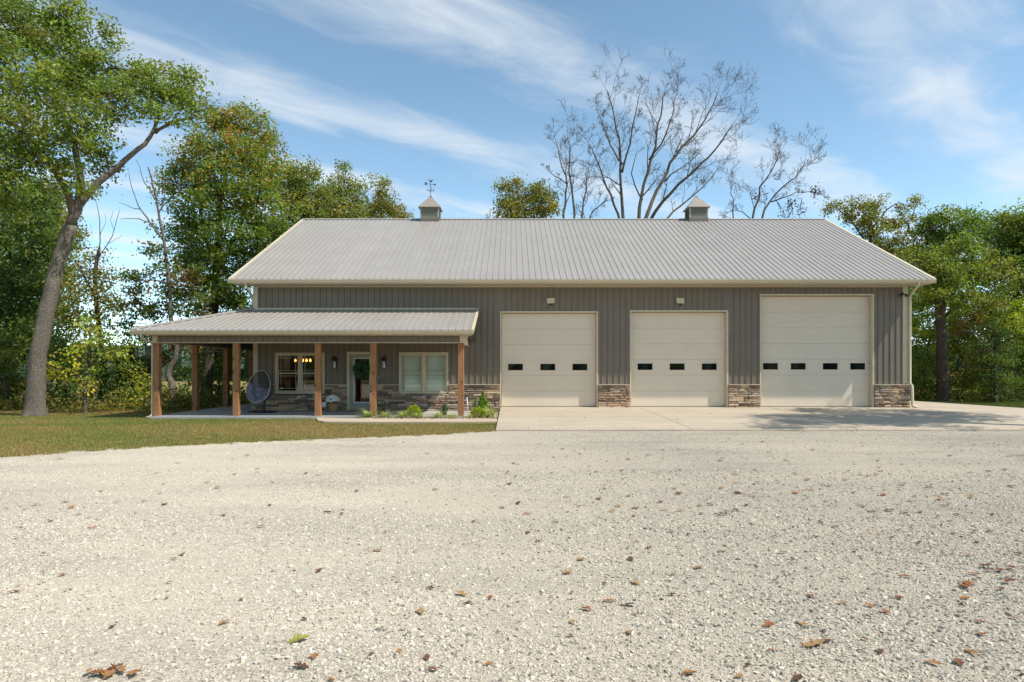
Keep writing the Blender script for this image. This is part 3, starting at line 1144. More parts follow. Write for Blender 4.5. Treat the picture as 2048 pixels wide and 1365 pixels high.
# ---- garage doors
def garage_door(o, nrow, wins, yw, lab):
    x0, x1, z0, z1 = o
    tw = 0.055
    rec = 0.22
    m = MB()
    # face trim
    m.box(x0, x0 + tw, WY - .035, WY + .01, z0, z1)
    m.box(x1 - tw, x1, WY - .035, WY + .01, z0, z1)
    m.box(x0 + tw + .001, x1 - tw - .001, WY - .035, WY + .01, z1 - tw, z1)
    # jambs and head
    m.box(x0 + .006, x0 + tw - .004, WY + .012, WY + rec + .1, z0, z1 - .005)
    m.box(x1 - tw + .004, x1 - .006, WY + .012, WY + rec + .1, z0, z1 - .005)
    m.box(x0 + tw, x1 - tw, WY + .012, WY + rec + .1, z1 - tw + .004, z1 - .006)
    root = part(m, "garage_door", M_CREAM, label=lab)
    xa, xb = x0 + tw + .004, x1 - tw - .004
    zt = z1 - tw - .01
    zb = z0 + .012
    hrow = (zt - zb) / nrow
    for i in range(nrow):
        za = zb + i * hrow
        p = MB().box(xa, xb, WY + rec, WY + rec + .045, za + .002, za + hrow - .002)
        p.build("door_panel", M_DOOR, parent=root, bevel=0.006)
    part(MB().box(xa, xb, WY + rec + .02, WY + rec + .06, zb, zt), "door_backing", M_SOFFIT, root)
    part(MB().box(xa, xb, WY + rec - .012, WY + rec + .02, z0 + .001, z0 + .013), "bottom_seal", M_DARK, root)
    DD = WY + rec
    for px in wins:
        cx_, cz = XP(px, DD), ZP(yw, DD)
        w2, h2 = 0.285, 0.125
        fr = MB()
        t = 0.032
        for (a, b_, c, d_) in ((-w2 - t, w2 + t, h2, h2 + t), (-w2 - t, w2 + t, -h2 - t, -h2), (-w2 - t, -w2, -h2, h2), (w2, w2 + t, -h2, h2)):
            fr.box(cx_ + a, cx_ + b_, DD - .016, DD - .0005, cz + c, cz + d_)
        part(fr, "window_frame", M_DOOR, root)
        part(MB().box(cx_ - w2 + .001, cx_ + w2 - .001, DD - .006, DD - .0008, cz - h2 + .001, cz + h2 - .001), "window_pane", M_DARKGLASS, root)
    return root


garage_door(GD1, 6, (1031, 1095.5, 1159.8), 734.6, "taupe sectional garage door nearest the porch with three small windows")
garage_door(GD2, 6, (1289.8, 1354, 1418.3), 733.9, "taupe sectional garage door in the middle with three small windows")
garage_door(GD3, 7, (1540.4, 1596, 1660, 1714.8), 733.2, "tallest taupe sectional garage door with four small windows")
# garage floor strip inside the openings
part(MB().box(XL + .3, XR - .05, WY + .345, WY + 3, -.02, Z_GAR - .01), "garage_floor", M_SLAB)

# ---- house windows
def house_window(o, lab, blind):
    x0, x1, z0, z1 = o
    ow = 0.075
    m = MB()
    ya, yb = WY - .045, WY + .06
    m.box(x0, x0 + ow, ya, yb, z0, z1)
    m.box(x1 - ow, x1, ya, yb, z0, z1)
    m.box(x0 + ow + .001, x1 - ow - .001, ya, yb, z1 - ow, z1)
    m.box(x0 + ow + .001, x1 - ow - .001, ya - .02, yb, z0, z0 + ow)
    xm = (x0 + x1) / 2
    m.box(xm - .055, xm + .055, ya + .003, yb, z0 + ow + .001, z1 - ow - .001)
    root = part(m, "window", M_CREAM, label=lab)
    zm = (z0 + z1) / 2 + .0
    for xa, xb in ((x0 + ow, xm - .055), (xm + .055, x1 - ow)):
        fr = MB()
        s = 0.04
        for za, zb, yo in ((zm - .022, z1 - ow - .001, 0), (z0 + ow + .001, zm + .022, .028)):
            y0_, y1_ = WY - .012 + yo, WY + .012 + yo
            fr.box(xa + .001, xa + s, y0_, y1_, za, zb)
            fr.box(xb - s, xb - .001, y0_, y1_, za, zb)
            fr.box(xa + s, xb - s, y0_ - .001, y1_, zb - s, zb - .0005)
            fr.box(xa + s, xb - s, y0_ - .001, y1_, za + .0005, za + s)
            part(MB().box(xa + s - .002, xb - s + .002, WY + yo, WY + yo + .004, za + s - .002, zb - s + .002), "pane", M_GLASS, root)
            g_ = MB()
            gw = 0.009
            for xx in (xa + s + .085, xb - s - .085):
                g_.box(xx - gw, xx + gw, WY + yo + .006, WY + yo + .012, za + s, zb - s)
            for zz in (za + s + .085, zb - s - .085):
                g_.box(xa + s, xb - s, WY + yo + .0065, WY + yo + .0115, zz - gw, zz + gw)
            part(g_, "grille", M_CREAM, root)
        part(fr, "sash", M_CREAM, root)
    if blind:
        m = MB()
        for xa, xb in ((x0 + ow + .01, xm - .06), (xm + .06, x1 - ow - .01)):
            nz_ = 52
            for i in range(nz_):
                za = z0 + ow + (z1 - z0 - 2 * ow) * i / nz_
                m.add([(xa, WY + .075, za), (xb, WY + .075, za), (xb, WY + .087, za + .032), (xa, WY + .087, za + .032)], [(0, 1, 2, 3)])
        part(m, "blind", M_BLIND, root)
    return root


house_window(WIN1, "double window showing a dim room with lit bulbs", False)
house_window(WIN2, "double window with closed pale blinds", True)

# ---- front door
x0, x1, z0, z1 = FDOOR
m = MB()
tw = 0.10
ya, yb = WY - .05, WY + .10
m.box(x0, x0 + tw, ya, yb, z0 + .002, z1)
m.box(x1 - tw, x1, ya, yb, z0 + .002, z1)
m.box(x0 + tw + .001, x1 - tw - .001, ya, yb, z1 - tw, z1)
fd = part(m, "front_door", M_CREAM, label="grey-beige front door with tall glass pane")
M_FDOOR = simple("front_door_paint", (0.33, 0.31, 0.255), 0.45, 0.4)
dx0, dx1 = x0 + tw + .006, x1 - tw - .006
dz0, dz1 = .05, z1 - tw - .006
gx0, gx1, gz0, gz1 = dx0 + .17, dx1 - .17, .33, dz1 - .16
m = MB()
m.box(dx0, gx0, WY + .02, WY + .065, dz0, dz1)
m.box(gx1, dx1, WY + .02, WY + .065, dz0, dz1)
m.box(gx0 + .0005, gx1 - .0005, WY + .021, WY + .064, dz0, gz0)
m.box(gx0 + .0005, gx1 - .0005, WY + .021, WY + .064, gz1, dz1)
part(m, "door_leaf", M_FDOOR, fd)
m = MB()
t = .035
m.box(gx0 - t, gx0, WY + .008, WY + .0195, gz0 - t, gz1 + t)
m.box(gx1, gx1 + t, WY + .008, WY + .0195, gz0 - t, gz1 + t)
m.box(gx0, gx1, WY + .008, WY + .0195, gz1, gz1 + t)
m.box(gx0, gx1, WY + .008, WY + .0195, gz0 - t, gz0)
part(m, "glass_frame", M_WHITE, fd)
part(MB().box(gx0, gx1, WY + .04, WY + .046, gz0, gz1), "pane", M_GLASS, fd)
part(MB().box(x0 + .02, x1 - .02, WY - .11, WY + .02, .003, .045), "threshold", M_STEP, fd)
part(MB().lathe([(.0, 0), (.028, .0), (.03, .02), (.022, .03), (0.0, .032)], (0, 0, 0), 12), "handle", M_DARK, fd)
hd = [o for o in fd.children if o.name.startswith("handle")][0]
hd.rotation_euler = (R(90), 0, 0)
hd.location = (dx1 - .075, WY + .02, 0.98)

# ---- interior behind the windows and the door glass
m = MB()
ix0, ix1, iy0, iy1, iz0, iz1 = XL + .15, WX(985), WY + .12, WY + 6.0, .002, 2.62
m.add([(ix0, iy0, iz0), (ix1, iy0, iz0), (ix1, iy1, iz0), (ix0, iy1, iz0), (ix0, iy0, iz1), (ix1, iy0, iz1), (ix1, iy1, iz1), (ix0, iy1, iz1)],
      [(0, 1, 2, 3), (4, 7, 6, 5), (2, 6, 7, 3), (1, 5, 6, 2), (0, 3, 7, 4)])
part(m, "interior_room", M_INT)
part(MB().box(WX(905) - .1, WX(905), iy0, iy1 - .01, .01, 2.6), "partition_wall", M_INT)
part(MB().box(WX(785), WX(785) + .1, iy0, iy1 - .01, .01, 2.6), "partition_wall", M_INT)

# ---- stone veneer
protos = []
for i in range(10):
    r_ = np.random.default_rng(100 + i)
    nx = 4
    vs_, fs_ = [], []
    # front face 4x3 grid, bevelled rough edge, back ring
    gx = np.linspace(-.5, .5, 4)
    gz = np.linspace(-.5, .5, 3)
    for iz in range(3):
        for ix in range(4):
            edge = ix in (0, 3) or iz in (0, 2)
            yy = -1.0 + (r_.uniform(.15, .5) if edge else r_.uniform(-.12, .22))
            vs_.append((gx[ix] * (.97 if edge else 1) + r_.uniform(-.03, .03) * (0 if edge else 1), yy, gz[iz] * (.95 + r_.uniform(-.1, .05))))
    for iz in range(2):
        for ix in range(3):
            a = iz * 4 + ix
            fs_.append((a, a + 1, a + 5, a + 4))
    ring = [0, 1, 2, 3, 7, 11, 10, 9, 8, 4]
    b0 = len(vs_)
    for q in ring:
        vs_.append((vs_[q][0], 0.0, vs_[q][2]))
    for j in range(len(ring)):
        j2 = (j + 1) % len(ring)
        fs_.append((ring[j2], ring[j], b0 + j, b0 + j2))
    me = MB().add(vs_, fs_).mesh("stone")
    me.materials.append(M_STONE)
    protos.append(me)

stones = []                       # (parent, x, z, w, h, depth)


def veneer(x0, x1, zlo, zhi, cut=(), lab=None):
    """one stretch of stone wall with its stones; cut = rectangles kept free"""
    holes = [c for c in cut if c[0] < x1 and c[1] > x0 and c[2] < zhi and c[3] > zlo]
    m = MB()
    xs_ = sorted({x0, x1} | {q for c in holes for q in (c[0], c[1]) if x0 < q < x1})
    for a, b_ in zip(xs_[:-1], xs_[1:]):
        mid = (a + b_) / 2
        zt = min([c[2] for c in holes if c[0] < mid < c[1]] + [zhi])
        m.box(a, b_, WY - .045, WY + .10, zlo, zt)
    root = part(m, "stone_veneer", M_MORTAR)
    z = zlo + .002
    while z < zhi - .02:
        h = random.choice((.055, .065, .075, .085, .095))
        if zhi - (z + h) < .045:
            h = zhi - z
        xx = x0 - (.008)
        while xx < x1 - .02:
            wd = random.uniform(.16, .60)
            if x1 - (xx + wd) < .12:
                wd = x1 - xx + .006
            segs = [(xx, xx + wd)]
            for c in holes:
                if c[2] < z + h * .6 and c[3] > z:
                    ns = []
                    for a, b_ in segs:
                        if a < c[0]:
                            ns.append((a, min(b_, c[0])))
                        if b_ > c[1]:
                            ns.append((max(a, c[1]), b_))
                    segs = ns
            for a, b_ in segs:
                if b_ - a > .03:
                    stones.append((root, (a + b_) / 2, z + h / 2, b_ - a - .007, h - .007, random.uniform(.035, .075)))
            xx += wd
        z += h
    # cap ledge
    for a, b_ in zip(xs_[:-1], xs_[1:]):
        mid = (a + b_) / 2
        if not any(c[0] < mid < c[1] for c in holes):
            part(MB().box(a, b_, WY - .125, WY - .005, zhi + .002, zhi + .028), "stone_cap", M_CREAM, root)
    return root


veneer(XL - .07, FDOOR[0] - .002, 0.002, Z_ST - .03, [WIN1])
veneer(FDOOR[1] + .002, GD1[0] - .002, 0.002, Z_ST - .03, [WIN2])
veneer(GD1[1] + .002, GD2[0] - .002, Z_GAR - .06, Z_ST - .03)
veneer(GD2[1] + .002, GD3[0] - .002, Z_GAR - .06, Z_ST - .03)
veneer(GD3[1] + .002, XR + .07, Z_GAR - .06, Z_ST - .03)
stones.sort(key=lambda s: -(s[3] * s[4]))
rest = {}
for i, (root, x, z, w_, h_, d_) in enumerate(stones):
    me = random.choice(protos)
    if i < 300:
        o = bpy.data.objects.new("stone", me)
        COL.objects.link(o)
        o.parent = root
        o.location = (x, WY - .044, z)
        o.scale = (w_, d_, h_)
        if random.random() < .5:
            o.rotation_euler = (0, math.pi, 0)
    else:
        mb = rest.setdefault(root.name, (root, MB()))[1]
        mb.add([(x + v.co.x * w_, WY - .044 + v.co.y * d_, z + v.co.z * h_) for v in me.vertices], [tuple(p.vertices) for p in me.polygons])
for root, mb in rest.values():
    part(mb, "small_stones", M_STONE, root, kind="stuff")

print("stones", len(stones))

# ================================================================== things on the house
def wall_lantern(px, lab):
    X_ = WX(px)
    root = empty("wall_lantern", (X_, WY - .02, 1.60), label=lab, category="lantern", group="porch wall lanterns")
    root.scale = (1.18, 1.0, 1.12)
    y0_ = -.13
    MB().box(-.05, .05, -.02, .0, .02, .34).build("back_plate", M_DARK, parent=root)
    MB().tube([(0, -.02, .30), (0, -.08, .43), (0, y0_, .42), (0, y0_, .38)], .011, 8).build("arm", M_DARK, parent=root, smooth=True)
    MB().lathe([(.105, .30), (.10, .315), (.06, .36), (.035, .375), (.03, .40), (0.0, .405)], (0, y0_, 0), 20).build("cap", M_DARK, parent=root, smooth=True)
    MB().lathe([(.078, .0), (.08, .01), (.08, .30), (.078, .301)], (0, y0_, 0), 20).build("glass_shade", M_CLEAR, parent=root, smooth=True)
    MB().lathe([(.035, .02), (.04, .04), (.04, .22), (.03, .24)], (0, y0_, 0), 12).build("inner_glass", M_WHITE, parent=root, smooth=True)
    MB().lathe([(.084, -.012), (.084, .004), (.0, .005)], (0, y0_, 0), 20).build("bottom_ring", M_DARK, parent=root)
    return root


wall_lantern(671, "black porch lantern with clear shade between the dark window and front door")
wall_lantern(769.5, "black porch lantern with clear shade between the front door and blinds window")


def flood(px, lab, tilt):
    X_ = WX(px)
    root = empty("flood_light", (X_, WY - .02, WZ(604.5)), label=lab, category="flood light", group="flood lights over the garage doors")
    MB().box(-.05, .05, -.03, .0, -.05, .05).build("bracket", M_DARK, parent=root)
    mm = simple("flood_cream", (0.66, 0.58, 0.38), 0.5, 0.4) if "flood_cream" not in MATS else MATS["flood_cream"]
    o = MB().add([(-.15, 0, -.06), (.15, 0, -.06), (.15, .03, .14), (-.15, .03, .14), (-.14, -.10, -.07), (.14, -.10, -.07), (.145, -.03, .145), (-.145, -.03, .145)],
                 [(0, 1, 2, 3), (4, 7, 6, 5), (0, 4, 5, 1), (1, 5, 6, 2), (2, 6, 7, 3), (3, 7, 4, 0)]).build("lamp_head", mm, parent=root, bevel=.008)
    o.location = (0, -.06, 0)
    o.rotation_euler = (0, tilt, 0)
    MB().lathe([(.0, -.055), (.03, -.045), (.045, -.01), (.04, .02), (.0, .03)], (0, -.13, -.10), 12).build("motion_sensor", M_DARK, parent=root, smooth=True)
    return root


flood(1101.4, "small cream flood light above the garage door nearest the porch", R(-3))
flood(1359.2, "small cream flood light above the middle garage door", R(4))

root = empty("security_light", (WX(1803), WY - .04, WZ(589)), label="small dark twin-head security light under the eave by the right corner", category="security light")
MB().lathe([(.05, 0), (.055, .02), (.05, .04)], (0, 0, 0), 14).build("mount", M_DARK, parent=root)
root.children[0].rotation_euler = (R(90), 0, 0)
for s in (-1, 1):
    MB().tube([(0, -.03, 0), (s * .05 - .02, -.08, -.01), (s * .09 - .03, -.12, -.03)], .015, 8).build("arm", M_DARK, parent=root)
    MB().tube([(s * .09 - .02, -.08, -.02), (s * .11 - .05, -.16, -.06), (s * .12 - .07, -.20, -.08)], [.03, .045, .052], 12).build("lamp_head", M_DARK, parent=root)

for px, py, lab in ((599.6, 795, "grey outlet cover on the stone under the dark window"), (847, 794.5, "grey outlet cover on the stone under the blinds window")):
    root = empty("outlet_cover", (WX(px), WY - .13, WZ(py)), label=lab, category="outlet", group="outlet covers on the stone wall")
    mo = MATS.get("outlet_grey") or simple("outlet_grey", (0.48, 0.50, 0.47), 0.5, 0.4)
    MB().box(-.065, .065, -.03, .07, -.045, .045).build("housing", mo, parent=root, bevel=.008)
    MB().box(-.055, .055, -.045, -.031, -.036, .036).build("lid", mo, parent=root, bevel=.005)

root = empty("doorbell", (WX(758), WY - .002, WZ(752)), label="small cream doorbell on the siding right of the front door", category="doorbell")
MB().box(-.025, .025, -.03, .0, -.06, .06).build("housing", M_CREAM, parent=root, bevel=.006)
MB().lathe([(0.013, 0), (.013, .006), (.0, .007)], (0, 0, 0), 12).build("button", M_WHITE, parent=root)
root.children[-1].rotation_euler = (R(90), 0, 0)
root.children[-1].location = (0, -.03, -.02)

# pendant lamp inside
root = empty("pendant_lamp", (XP(612, 28.6), 28.6, 2.60), label="row of warm glowing bulbs seen through the dark window", category="ceiling lamp")
zc_ = ZP(721, 28.6) - 2.60
MB().box(-.55, .55, -.03, .03, zc_ + .16, zc_ + .20).build("bar", M_DARK, parent=root)
MB().tube([(0, 0, zc_ + .2), (0, 0, 0.01)], .01, 6).build("rod", M_DARK, parent=root)
for i in range(5):
    xx = -.44 + i * .155
    MB().tube([(xx, 0, zc_ + .16), (xx, 0, zc_ + .06)], .02, 8).build("socket", M_DARK, parent=root)
    MB().lathe([(.0, -.07), (.028, -.055), (.042, -.02), (.038, .01), (.02, .05), (.015, .06)], (xx, 0, zc_), 12).build("bulb", M_BULB, parent=root, smooth=True)
# dining chairs / table silhouettes inside
root = empty("dining_table", (XP(580, 28.4), 28.7, 0), label="dark table inside the room behind the dark window", category="table")
MB().box(-.9, .9, -.45, .45, .70, .75).build("tabletop", M_DARK, parent=root)
for sx in (-.8, .8):
    for sy in (-.38, .38):
        MB().box(sx - .04, sx + .04, sy - .04, sy + .04, .003, .699).build("leg", M_DARK, parent=root)

# ------------------------------------------------------------------ foliage kit
def rand_unit(n, r_):
    v = r_.normal(size=(n, 3))
    return v / np.linalg.norm(v, axis=1, keepdims=True)


def leaf_mesh(name, cen, size, col, r_, up=0.5, out=None, aspect=0.6, m=None, fold=0.25):
    """kite-shaped leaves around centres"""
    n = len(cen)
    nrm = rand_unit(n, r_)
    nrm[:, 2] += up
    if out is not None:
        nrm += out * 0.5
    nrm /= np.linalg.norm(nrm, axis=1, keepdims=True) + 1e-9
    t = np.cross(nrm, rand_unit(n, r_))
    t /= np.linalg.norm(t, axis=1, keepdims=True) + 1e-9
    b = np.cross(nrm, t)
    L = (size * 0.5)[:, None]
    Wd = L * aspect
    base = cen - t * L
    tip = cen + t * L - nrm * L * 0.25
    l_ = cen + b * Wd + nrm * L * fold + t * L * r_.uniform(-.3, .2, (n, 1))
    r2 = cen - b * Wd + nrm * L * fold + t * L * r_.uniform(-.3, .2, (n, 1))
    v = np.stack([base, l_, tip, r2], axis=1).reshape(-1, 3)
    idx = np.arange(n) * 4
    f = np.concatenate([np.stack([idx, idx + 1, idx + 2], 1), np.stack([idx, idx + 2, idx + 3], 1)])
    c = np.repeat(col, 4, axis=0)
    return np_mesh(name, v, f, m or M_LEAF, c)


GREEN = [(0.060, 0.098, 0.022), (0.085, 0.120, 0.028), (0.045, 0.080, 0.022), (0.125, 0.145, 0.036)]
DARKG = [(0.036, 0.066, 0.020), (0.052, 0.085, 0.024), (0.030, 0.055, 0.020), (0.080, 0.100, 0.030)]
YELG = [(0.17, 0.20, 0.028), (0.13, 0.175, 0.03), (0.25, 0.235, 0.03), (0.09, 0.135, 0.028)]
OLIVE = [(0.085, 0.095, 0.026), (0.11, 0.11, 0.03), (0.06, 0.08, 0.022), (0.14, 0.12, 0.035)]
RUST = [(0.20, 0.095, 0.03), (0.165, 0.11, 0.028), (0.14, 0.125, 0.03), (0.22, 0.12, 0.04)]


def crown_points(blobs, r_, dens=1.0, sig=0.30, per=64):
    """blobs: (centre Vector, radii (3)); returns clump centres and leaf points with out vectors"""
    cl_c, pts, outs, cid = [], [], [], []
    for c, rad in blobs:
        rad = np.array(rad)
        R_ = float(np.mean(rad))
        nl = int(1350 * dens * R_ * R_)
        nc = max(5, nl // per)
        d = rand_unit(nc, r_)
        rr_ = r_.uniform(0.22, 1.0, nc) ** 0.55
        # ragged outline
        rr_ *= 1 + 0.22 * np.sin(d[:, 0] * 5.1 + c[0]) * np.sin(d[:, 2] * 6.3 + c[2]) + r_.normal(0, .06, nc)
        cc = np.array(c) + d * rr_[:, None] * rad
        for i in range(nc):
            m_ = int(per * r_.uniform(.45, 1.5))
            s = sig * r_.uniform(.7, 1.35)
            p = cc[i] + np.clip(r_.normal(size=(m_, 3)), -1.6, 1.6) * (s, s, s * .66)
            pts.append(p)
            o = np.tile(d[i], (m_, 1))
            outs.append(o)
            cid.append(np.full(m_, len(cl_c)))
            cl_c.append(cc[i])
    return np.array(cl_c), np.concatenate(pts), np.concatenate(outs), np.concatenate(cid)


def tint_of(n, cid, ncl, pal, r_, extra=None):
    pal = np.array(pal) * np.array([2.6, 2.35, 1.7])
    wsel = r_.choice(len(pal), size=ncl, p=[.40, .30, .18, .12][:len(pal)])
    base = pal[wsel][cid]
    leafsel = pal[r_.choice(len(pal), size=n)]
    mixf = r_.uniform(0, .32, (n, 1))
    c = base * (1 - mixf) + leafsel * mixf
    c *= r_.uniform(.78, 1.25, (n, 1)) * r_.uniform(.72, 1.3, ncl)[cid][:, None]
    return np.clip(c, 0, 1)


def limb_tube(mb, pts, r0, r1, sides=8, wob=0.0, r_=None, sub=3, flare=False):
    """smoothed tapering limb"""
    P = [Vector(p) for p in pts]
    out = []
    n = len(P)
    for i in range(n - 1):
        p0, p1, p2, p3 = P[max(i - 1, 0)], P[i], P[i + 1], P[min(i + 2, n - 1)]
        for s in range(sub):
            t = s / sub
            q = 0.5 * ((2 * p1) + (p2 - p0) * t + (2 * p0 - 5 * p1 + 4 * p2 - p3) * t * t + (3 * p1 - p0 - 3 * p2 + p3) * t ** 3)
            if wob and r_ is not None:
                q = q + Vector(r_.normal(0, wob, 3))
            out.append(q)
    out.append(P[-1])
    if flare:
        b0_ = out[0]
        d0 = (out[1] - out[0])
        out = [b0_ + Vector((0, 0, z)) + d0 * (z / max(.01, d0.z)) * 0 for z in (-.12, .0, .1, .22, .4, .65)] + [p for p in out if p.z > b0_.z + .95]
    m_ = len(out)
    rad = [r0 + (r1 - r0) * (i / (m_ - 1)) ** .8 for i in range(m_)]
    o0 = len(mb.v)
    mb.tube(out, rad, sides)
    if flare:                     # root flare with buttresses, and a lumpy bole
        zb = out[1].z
        ph = [float(r_.uniform(0, 6.28)) for _ in range(4)]
        for i in range(m_):
            h = max(0.0, out[i].z - zb)
            c = out[i]
            for k in range(sides):
                a = 2 * math.pi * k / sides
                v = Vector(mb.v[o0 + i * sides + k])
                e = math.exp(-h / (r0 * .8))
                f = 1 + .34 * e + .16 * e * (math.sin(5 * a + ph[0]) + .6 * math.sin(3 * a + ph[1])) + .03 * math.sin(4 * a + h * 2.1 + ph[2]) + .025 * math.sin(7 * a - h * 3.7 + ph[3])
                mb.v[o0 + i * sides + k] = tuple(c + (v - c) * f)
    return out


def make_tree(name, lab, base, limbs, blobs, pal, seed, bark_m=None, leaf=0.19, dens=1.0, sig=0.3, group="trees around the house", top_pal=None, twig=True, flare=True, cat="tree", per=64, aspect=.6):
    """base: Vector; limbs: list of (points, r0, r1) in world coordinates; blobs in world coordinates"""
    r_ = np.random.default_rng(seed)
    bark_m = bark_m or M_BARK
    root = empty(name, base, label=lab, category=cat, group=group)
    B = Vector(base)
    tr = MB()
    nodes = []
    for i, (pts, r0, r1) in enumerate(limbs):
        pts = [Vector(p) - B for p in pts]
        if i == 0 and flare:
            nodes0 = limb_tube(tr, pts, r0, r1, 20, 0.012, r_, 4, flare=True)
        else:
            nodes0 = limb_tube(tr, pts, r0, r1, 8, 0.02, r_)
        nodes += [(p, r1) for p in nodes0[len(nodes0) // 3:]]
    blobs = [(np.array(Vector(c) - B), rad) for c, rad in blobs]
    cc, pts, outs, cid = crown_points(blobs, r_, dens, sig, per)
    NP = np.array([p for p, _ in nodes])
    if twig:
        # boughs into each blob, twigs to the clumps
        hub = []
        for c, rad in blobs:
            d = np.linalg.norm(NP - c, axis=1) + 0.35 * np.maximum(0, NP[:, 2] - c[2])
            j = int(np.argmin(d))
            a, b_ = Vector(NP[j]), Vector(c)
            mid = (a + b_) / 2 + Vector(r_.normal(0, .18, 3)) + Vector((0, 0, -.1))
            rr0 = max(.025, min(.09, .035 * float(np.mean(rad))))
            hub += limb_tube(tr, [a, mid, b_], rr0, rr0 * .45, 5, .03, r_, 2)
        HB = np.concatenate([NP, np.array(hub)])
        for c in cc:
            d = np.linalg.norm(HB - c, axis=1)
            j = int(np.argmin(d))
            a, b_ = Vector(HB[j]), Vector(c)
            mid = a.lerp(b_, .55) + Vector(r_.normal(0, .10, 3))
            tr.tube([a, mid, b_], [.022, .015, .007], 3, cap=False)
    o = tr.build("trunk", bark_m, parent=root, smooth=True)
    n = len(pts)
    col = tint_of(n, cid, len(cc), pal, r_)
    if top_pal is not None:
        zlo, zhi = np.percentile(pts[:, 2], 45), np.percentile(pts[:, 2], 99)
        ct = tint_of(n, cid, len(cc), top_pal, r_)
        ccz = cc[:, 2][cid]
        pr = np.clip((ccz - zlo) / (zhi - zlo), 0, 1) * r_.uniform(.1, 1.3, len(cc))[cid]
        sel = (r_.uniform(size=n) < pr * .5)[:, None]
        col = np.where(sel, ct, col)
    me = leaf_mesh("crown", pts, .74 * leaf * r_.uniform(.65, 1.3, n), col, r_, .5, outs, aspect)
    obj_mesh("crown", me, None, root)
    return root


def pb(x, y, D, rx, ry, dd=0.0, rz=None):
    """crown blob given where it stands in the photo, at real depth D+dd"""
    s = (D + dd) / F
    return (PX(x, y, D + dd), (rx * s, (rz if rz is not None else (rx + ry) / 2) * s, ry * s))


def pl(D, *pts):
    return [PX(p[0], p[1], D + (p[2] if len(p) > 2 else 0)) for p in pts]


def copy_thing(src, loc, rz, sc, lab):
    o = src.copy()
    COL.objects.link(o)
    o.location = loc
    o.rotation_euler = (0, 0, rz)
    o.scale = (sc, sc, sc)
    o["label"] = lab
    for ch in src.children:
        c = ch.copy()
        COL.objects.link(c)
        c.parent = o
    return o


# ------------------------------------------------------------------ trees
D = 24.2
b0 = Vector((XP(70, D), D, Z_LAWN))
oak = make_tree("oak_tree", "tall leaning oak with thick pale grey trunk at the left edge", b0,
    [([b0, *pl(D, (72, 770), (77, 715), (86, 660), (97, 610), (110, 550), (125, 500), (140, 452))], .315, .215),
     (pl(D, (142, 452), (158, 400), (160, 345), (136, 250, .4), (108, 185, .8), (70, 110, 1.0)), .19, .05),
     (pl(D, (144, 440), (140, 395, -.3), (112, 345, -.8), (82, 305, -1.2), (45, 262, -1.6), (0, 232, -1.8)), .15, .05),
     (pl(D, (150, 425), (180, 385, .2), (225, 342, .5), (262, 310, .6), (302, 275, .8), (322, 215, 1.0), (350, 180, 1.2)), .15, .04),
     (pl(D, (310, 265, .8), (350, 245, .6), (390, 235, .4)), .07, .03),
     (pl(D, (82, 305, -1.2), (40, 320, -1.8), (-20, 300, -2.2)), .10, .04)],
    [pb(30, 45, D, 105, 75, .6), pb(120, 70, D, 70, 80, .8), pb(-60, 130, D, 90, 110, -.8), pb(70, 170, D, 90, 70, -.6), pb(165, 150, D, 75, 65, 1.0),
     pb(225, 135, D, 62, 50, 1.2), pb(240, 200, D, 75, 55, .4), pb(310, 160, D, 62, 42, 1.0), pb(365, 175, D, 48, 42, 1.2), pb(390, 210, D, 34, 26, .8), pb(330, 235, D, 40, 24, .2),
     pb(150, 245, D, 85, 55, -.8), pb(40, 260, D, 80, 60, -1.6), pb(-40, 300, D, 80, 70, -2), pb(90, 320, D, 66, 44, -1.0), pb(190, 285, D, 44, 36, .6),
     pb(200, 340, D, 30, 30, .9), pb(150, 370, D, 40, 26, -.7), pb(20, 380, D, 72, 60, -1.4), pb(215, 45 + 20, D, 26, 26, 1.0), pb(130, 18, D, 26, 30, .8)],
    GREEN[:2] + OLIVE[:1] + GREEN[3:], 11, leaf=.18, dens=1.15, sig=.27)

D = 33.0
b0 = Vector((XP(10, D), D, Z_LAWN))
tree_lb = make_tree("background_tree", "dense dark green tree behind the big leaning oak at the left edge", b0,
    [([b0, *pl(D, (14, 700), (20, 560), (10, 430))], .24, .12), (pl(D, (18, 600), (60, 520), (80, 450)), .12, .05), (pl(D, (18, 560), (-30, 480)), .12, .05)],
    [pb(20, 430, D, 90, 80, 0), pb(-50, 520, D, 90, 90, 1), pb(80, 500, D, 70, 80, -.5), pb(30, 580, D, 95, 75, .5), pb(95, 620, D, 60, 70, .3), pb(-20, 670, D, 90, 80, 0), pb(70, 700, D, 80, 60, .4), pb(60, 400, D, 60, 50, 1)],
    DARKG, 12, M_BARKD, leaf=.22, dens=.85, sig=.34)
D = 30.0
b0 = Vector((XP(205, D), D, Z_LAWN))
make_tree("background_tree", "airy olive tree with thin upper branches left of the porch", b0,
    [([b0, *pl(D, (205, 720), (196, 640), (190, 560), (198, 500))], .15, .07), (pl(D, (192, 600), (165, 545), (150, 520)), .07, .03), (pl(D, (196, 520), (225, 470), (240, 420)), .024, .008), (pl(D, (215, 488), (232, 478), (246, 470)), .012, .005), (pl(D, (228, 462), (222, 440), (226, 420)), .011, .005), (pl(D, (200, 470), (210, 450), (212, 428)), .012, .005),
     (pl(D, (198, 500), (200, 440), (190, 400)), .026, .008)],
    [pb(165, 560, D, 50, 45), pb(205, 590, D, 42, 45), pb(150, 630, D, 50, 45, -.4), pb(215, 650, D, 34, 30, .3), pb(180, 520, D, 28, 26, .4), pb(140, 700, D, 60, 50, .8)],
    OLIVE, 13, M_BARKD, leaf=.18, dens=.75)

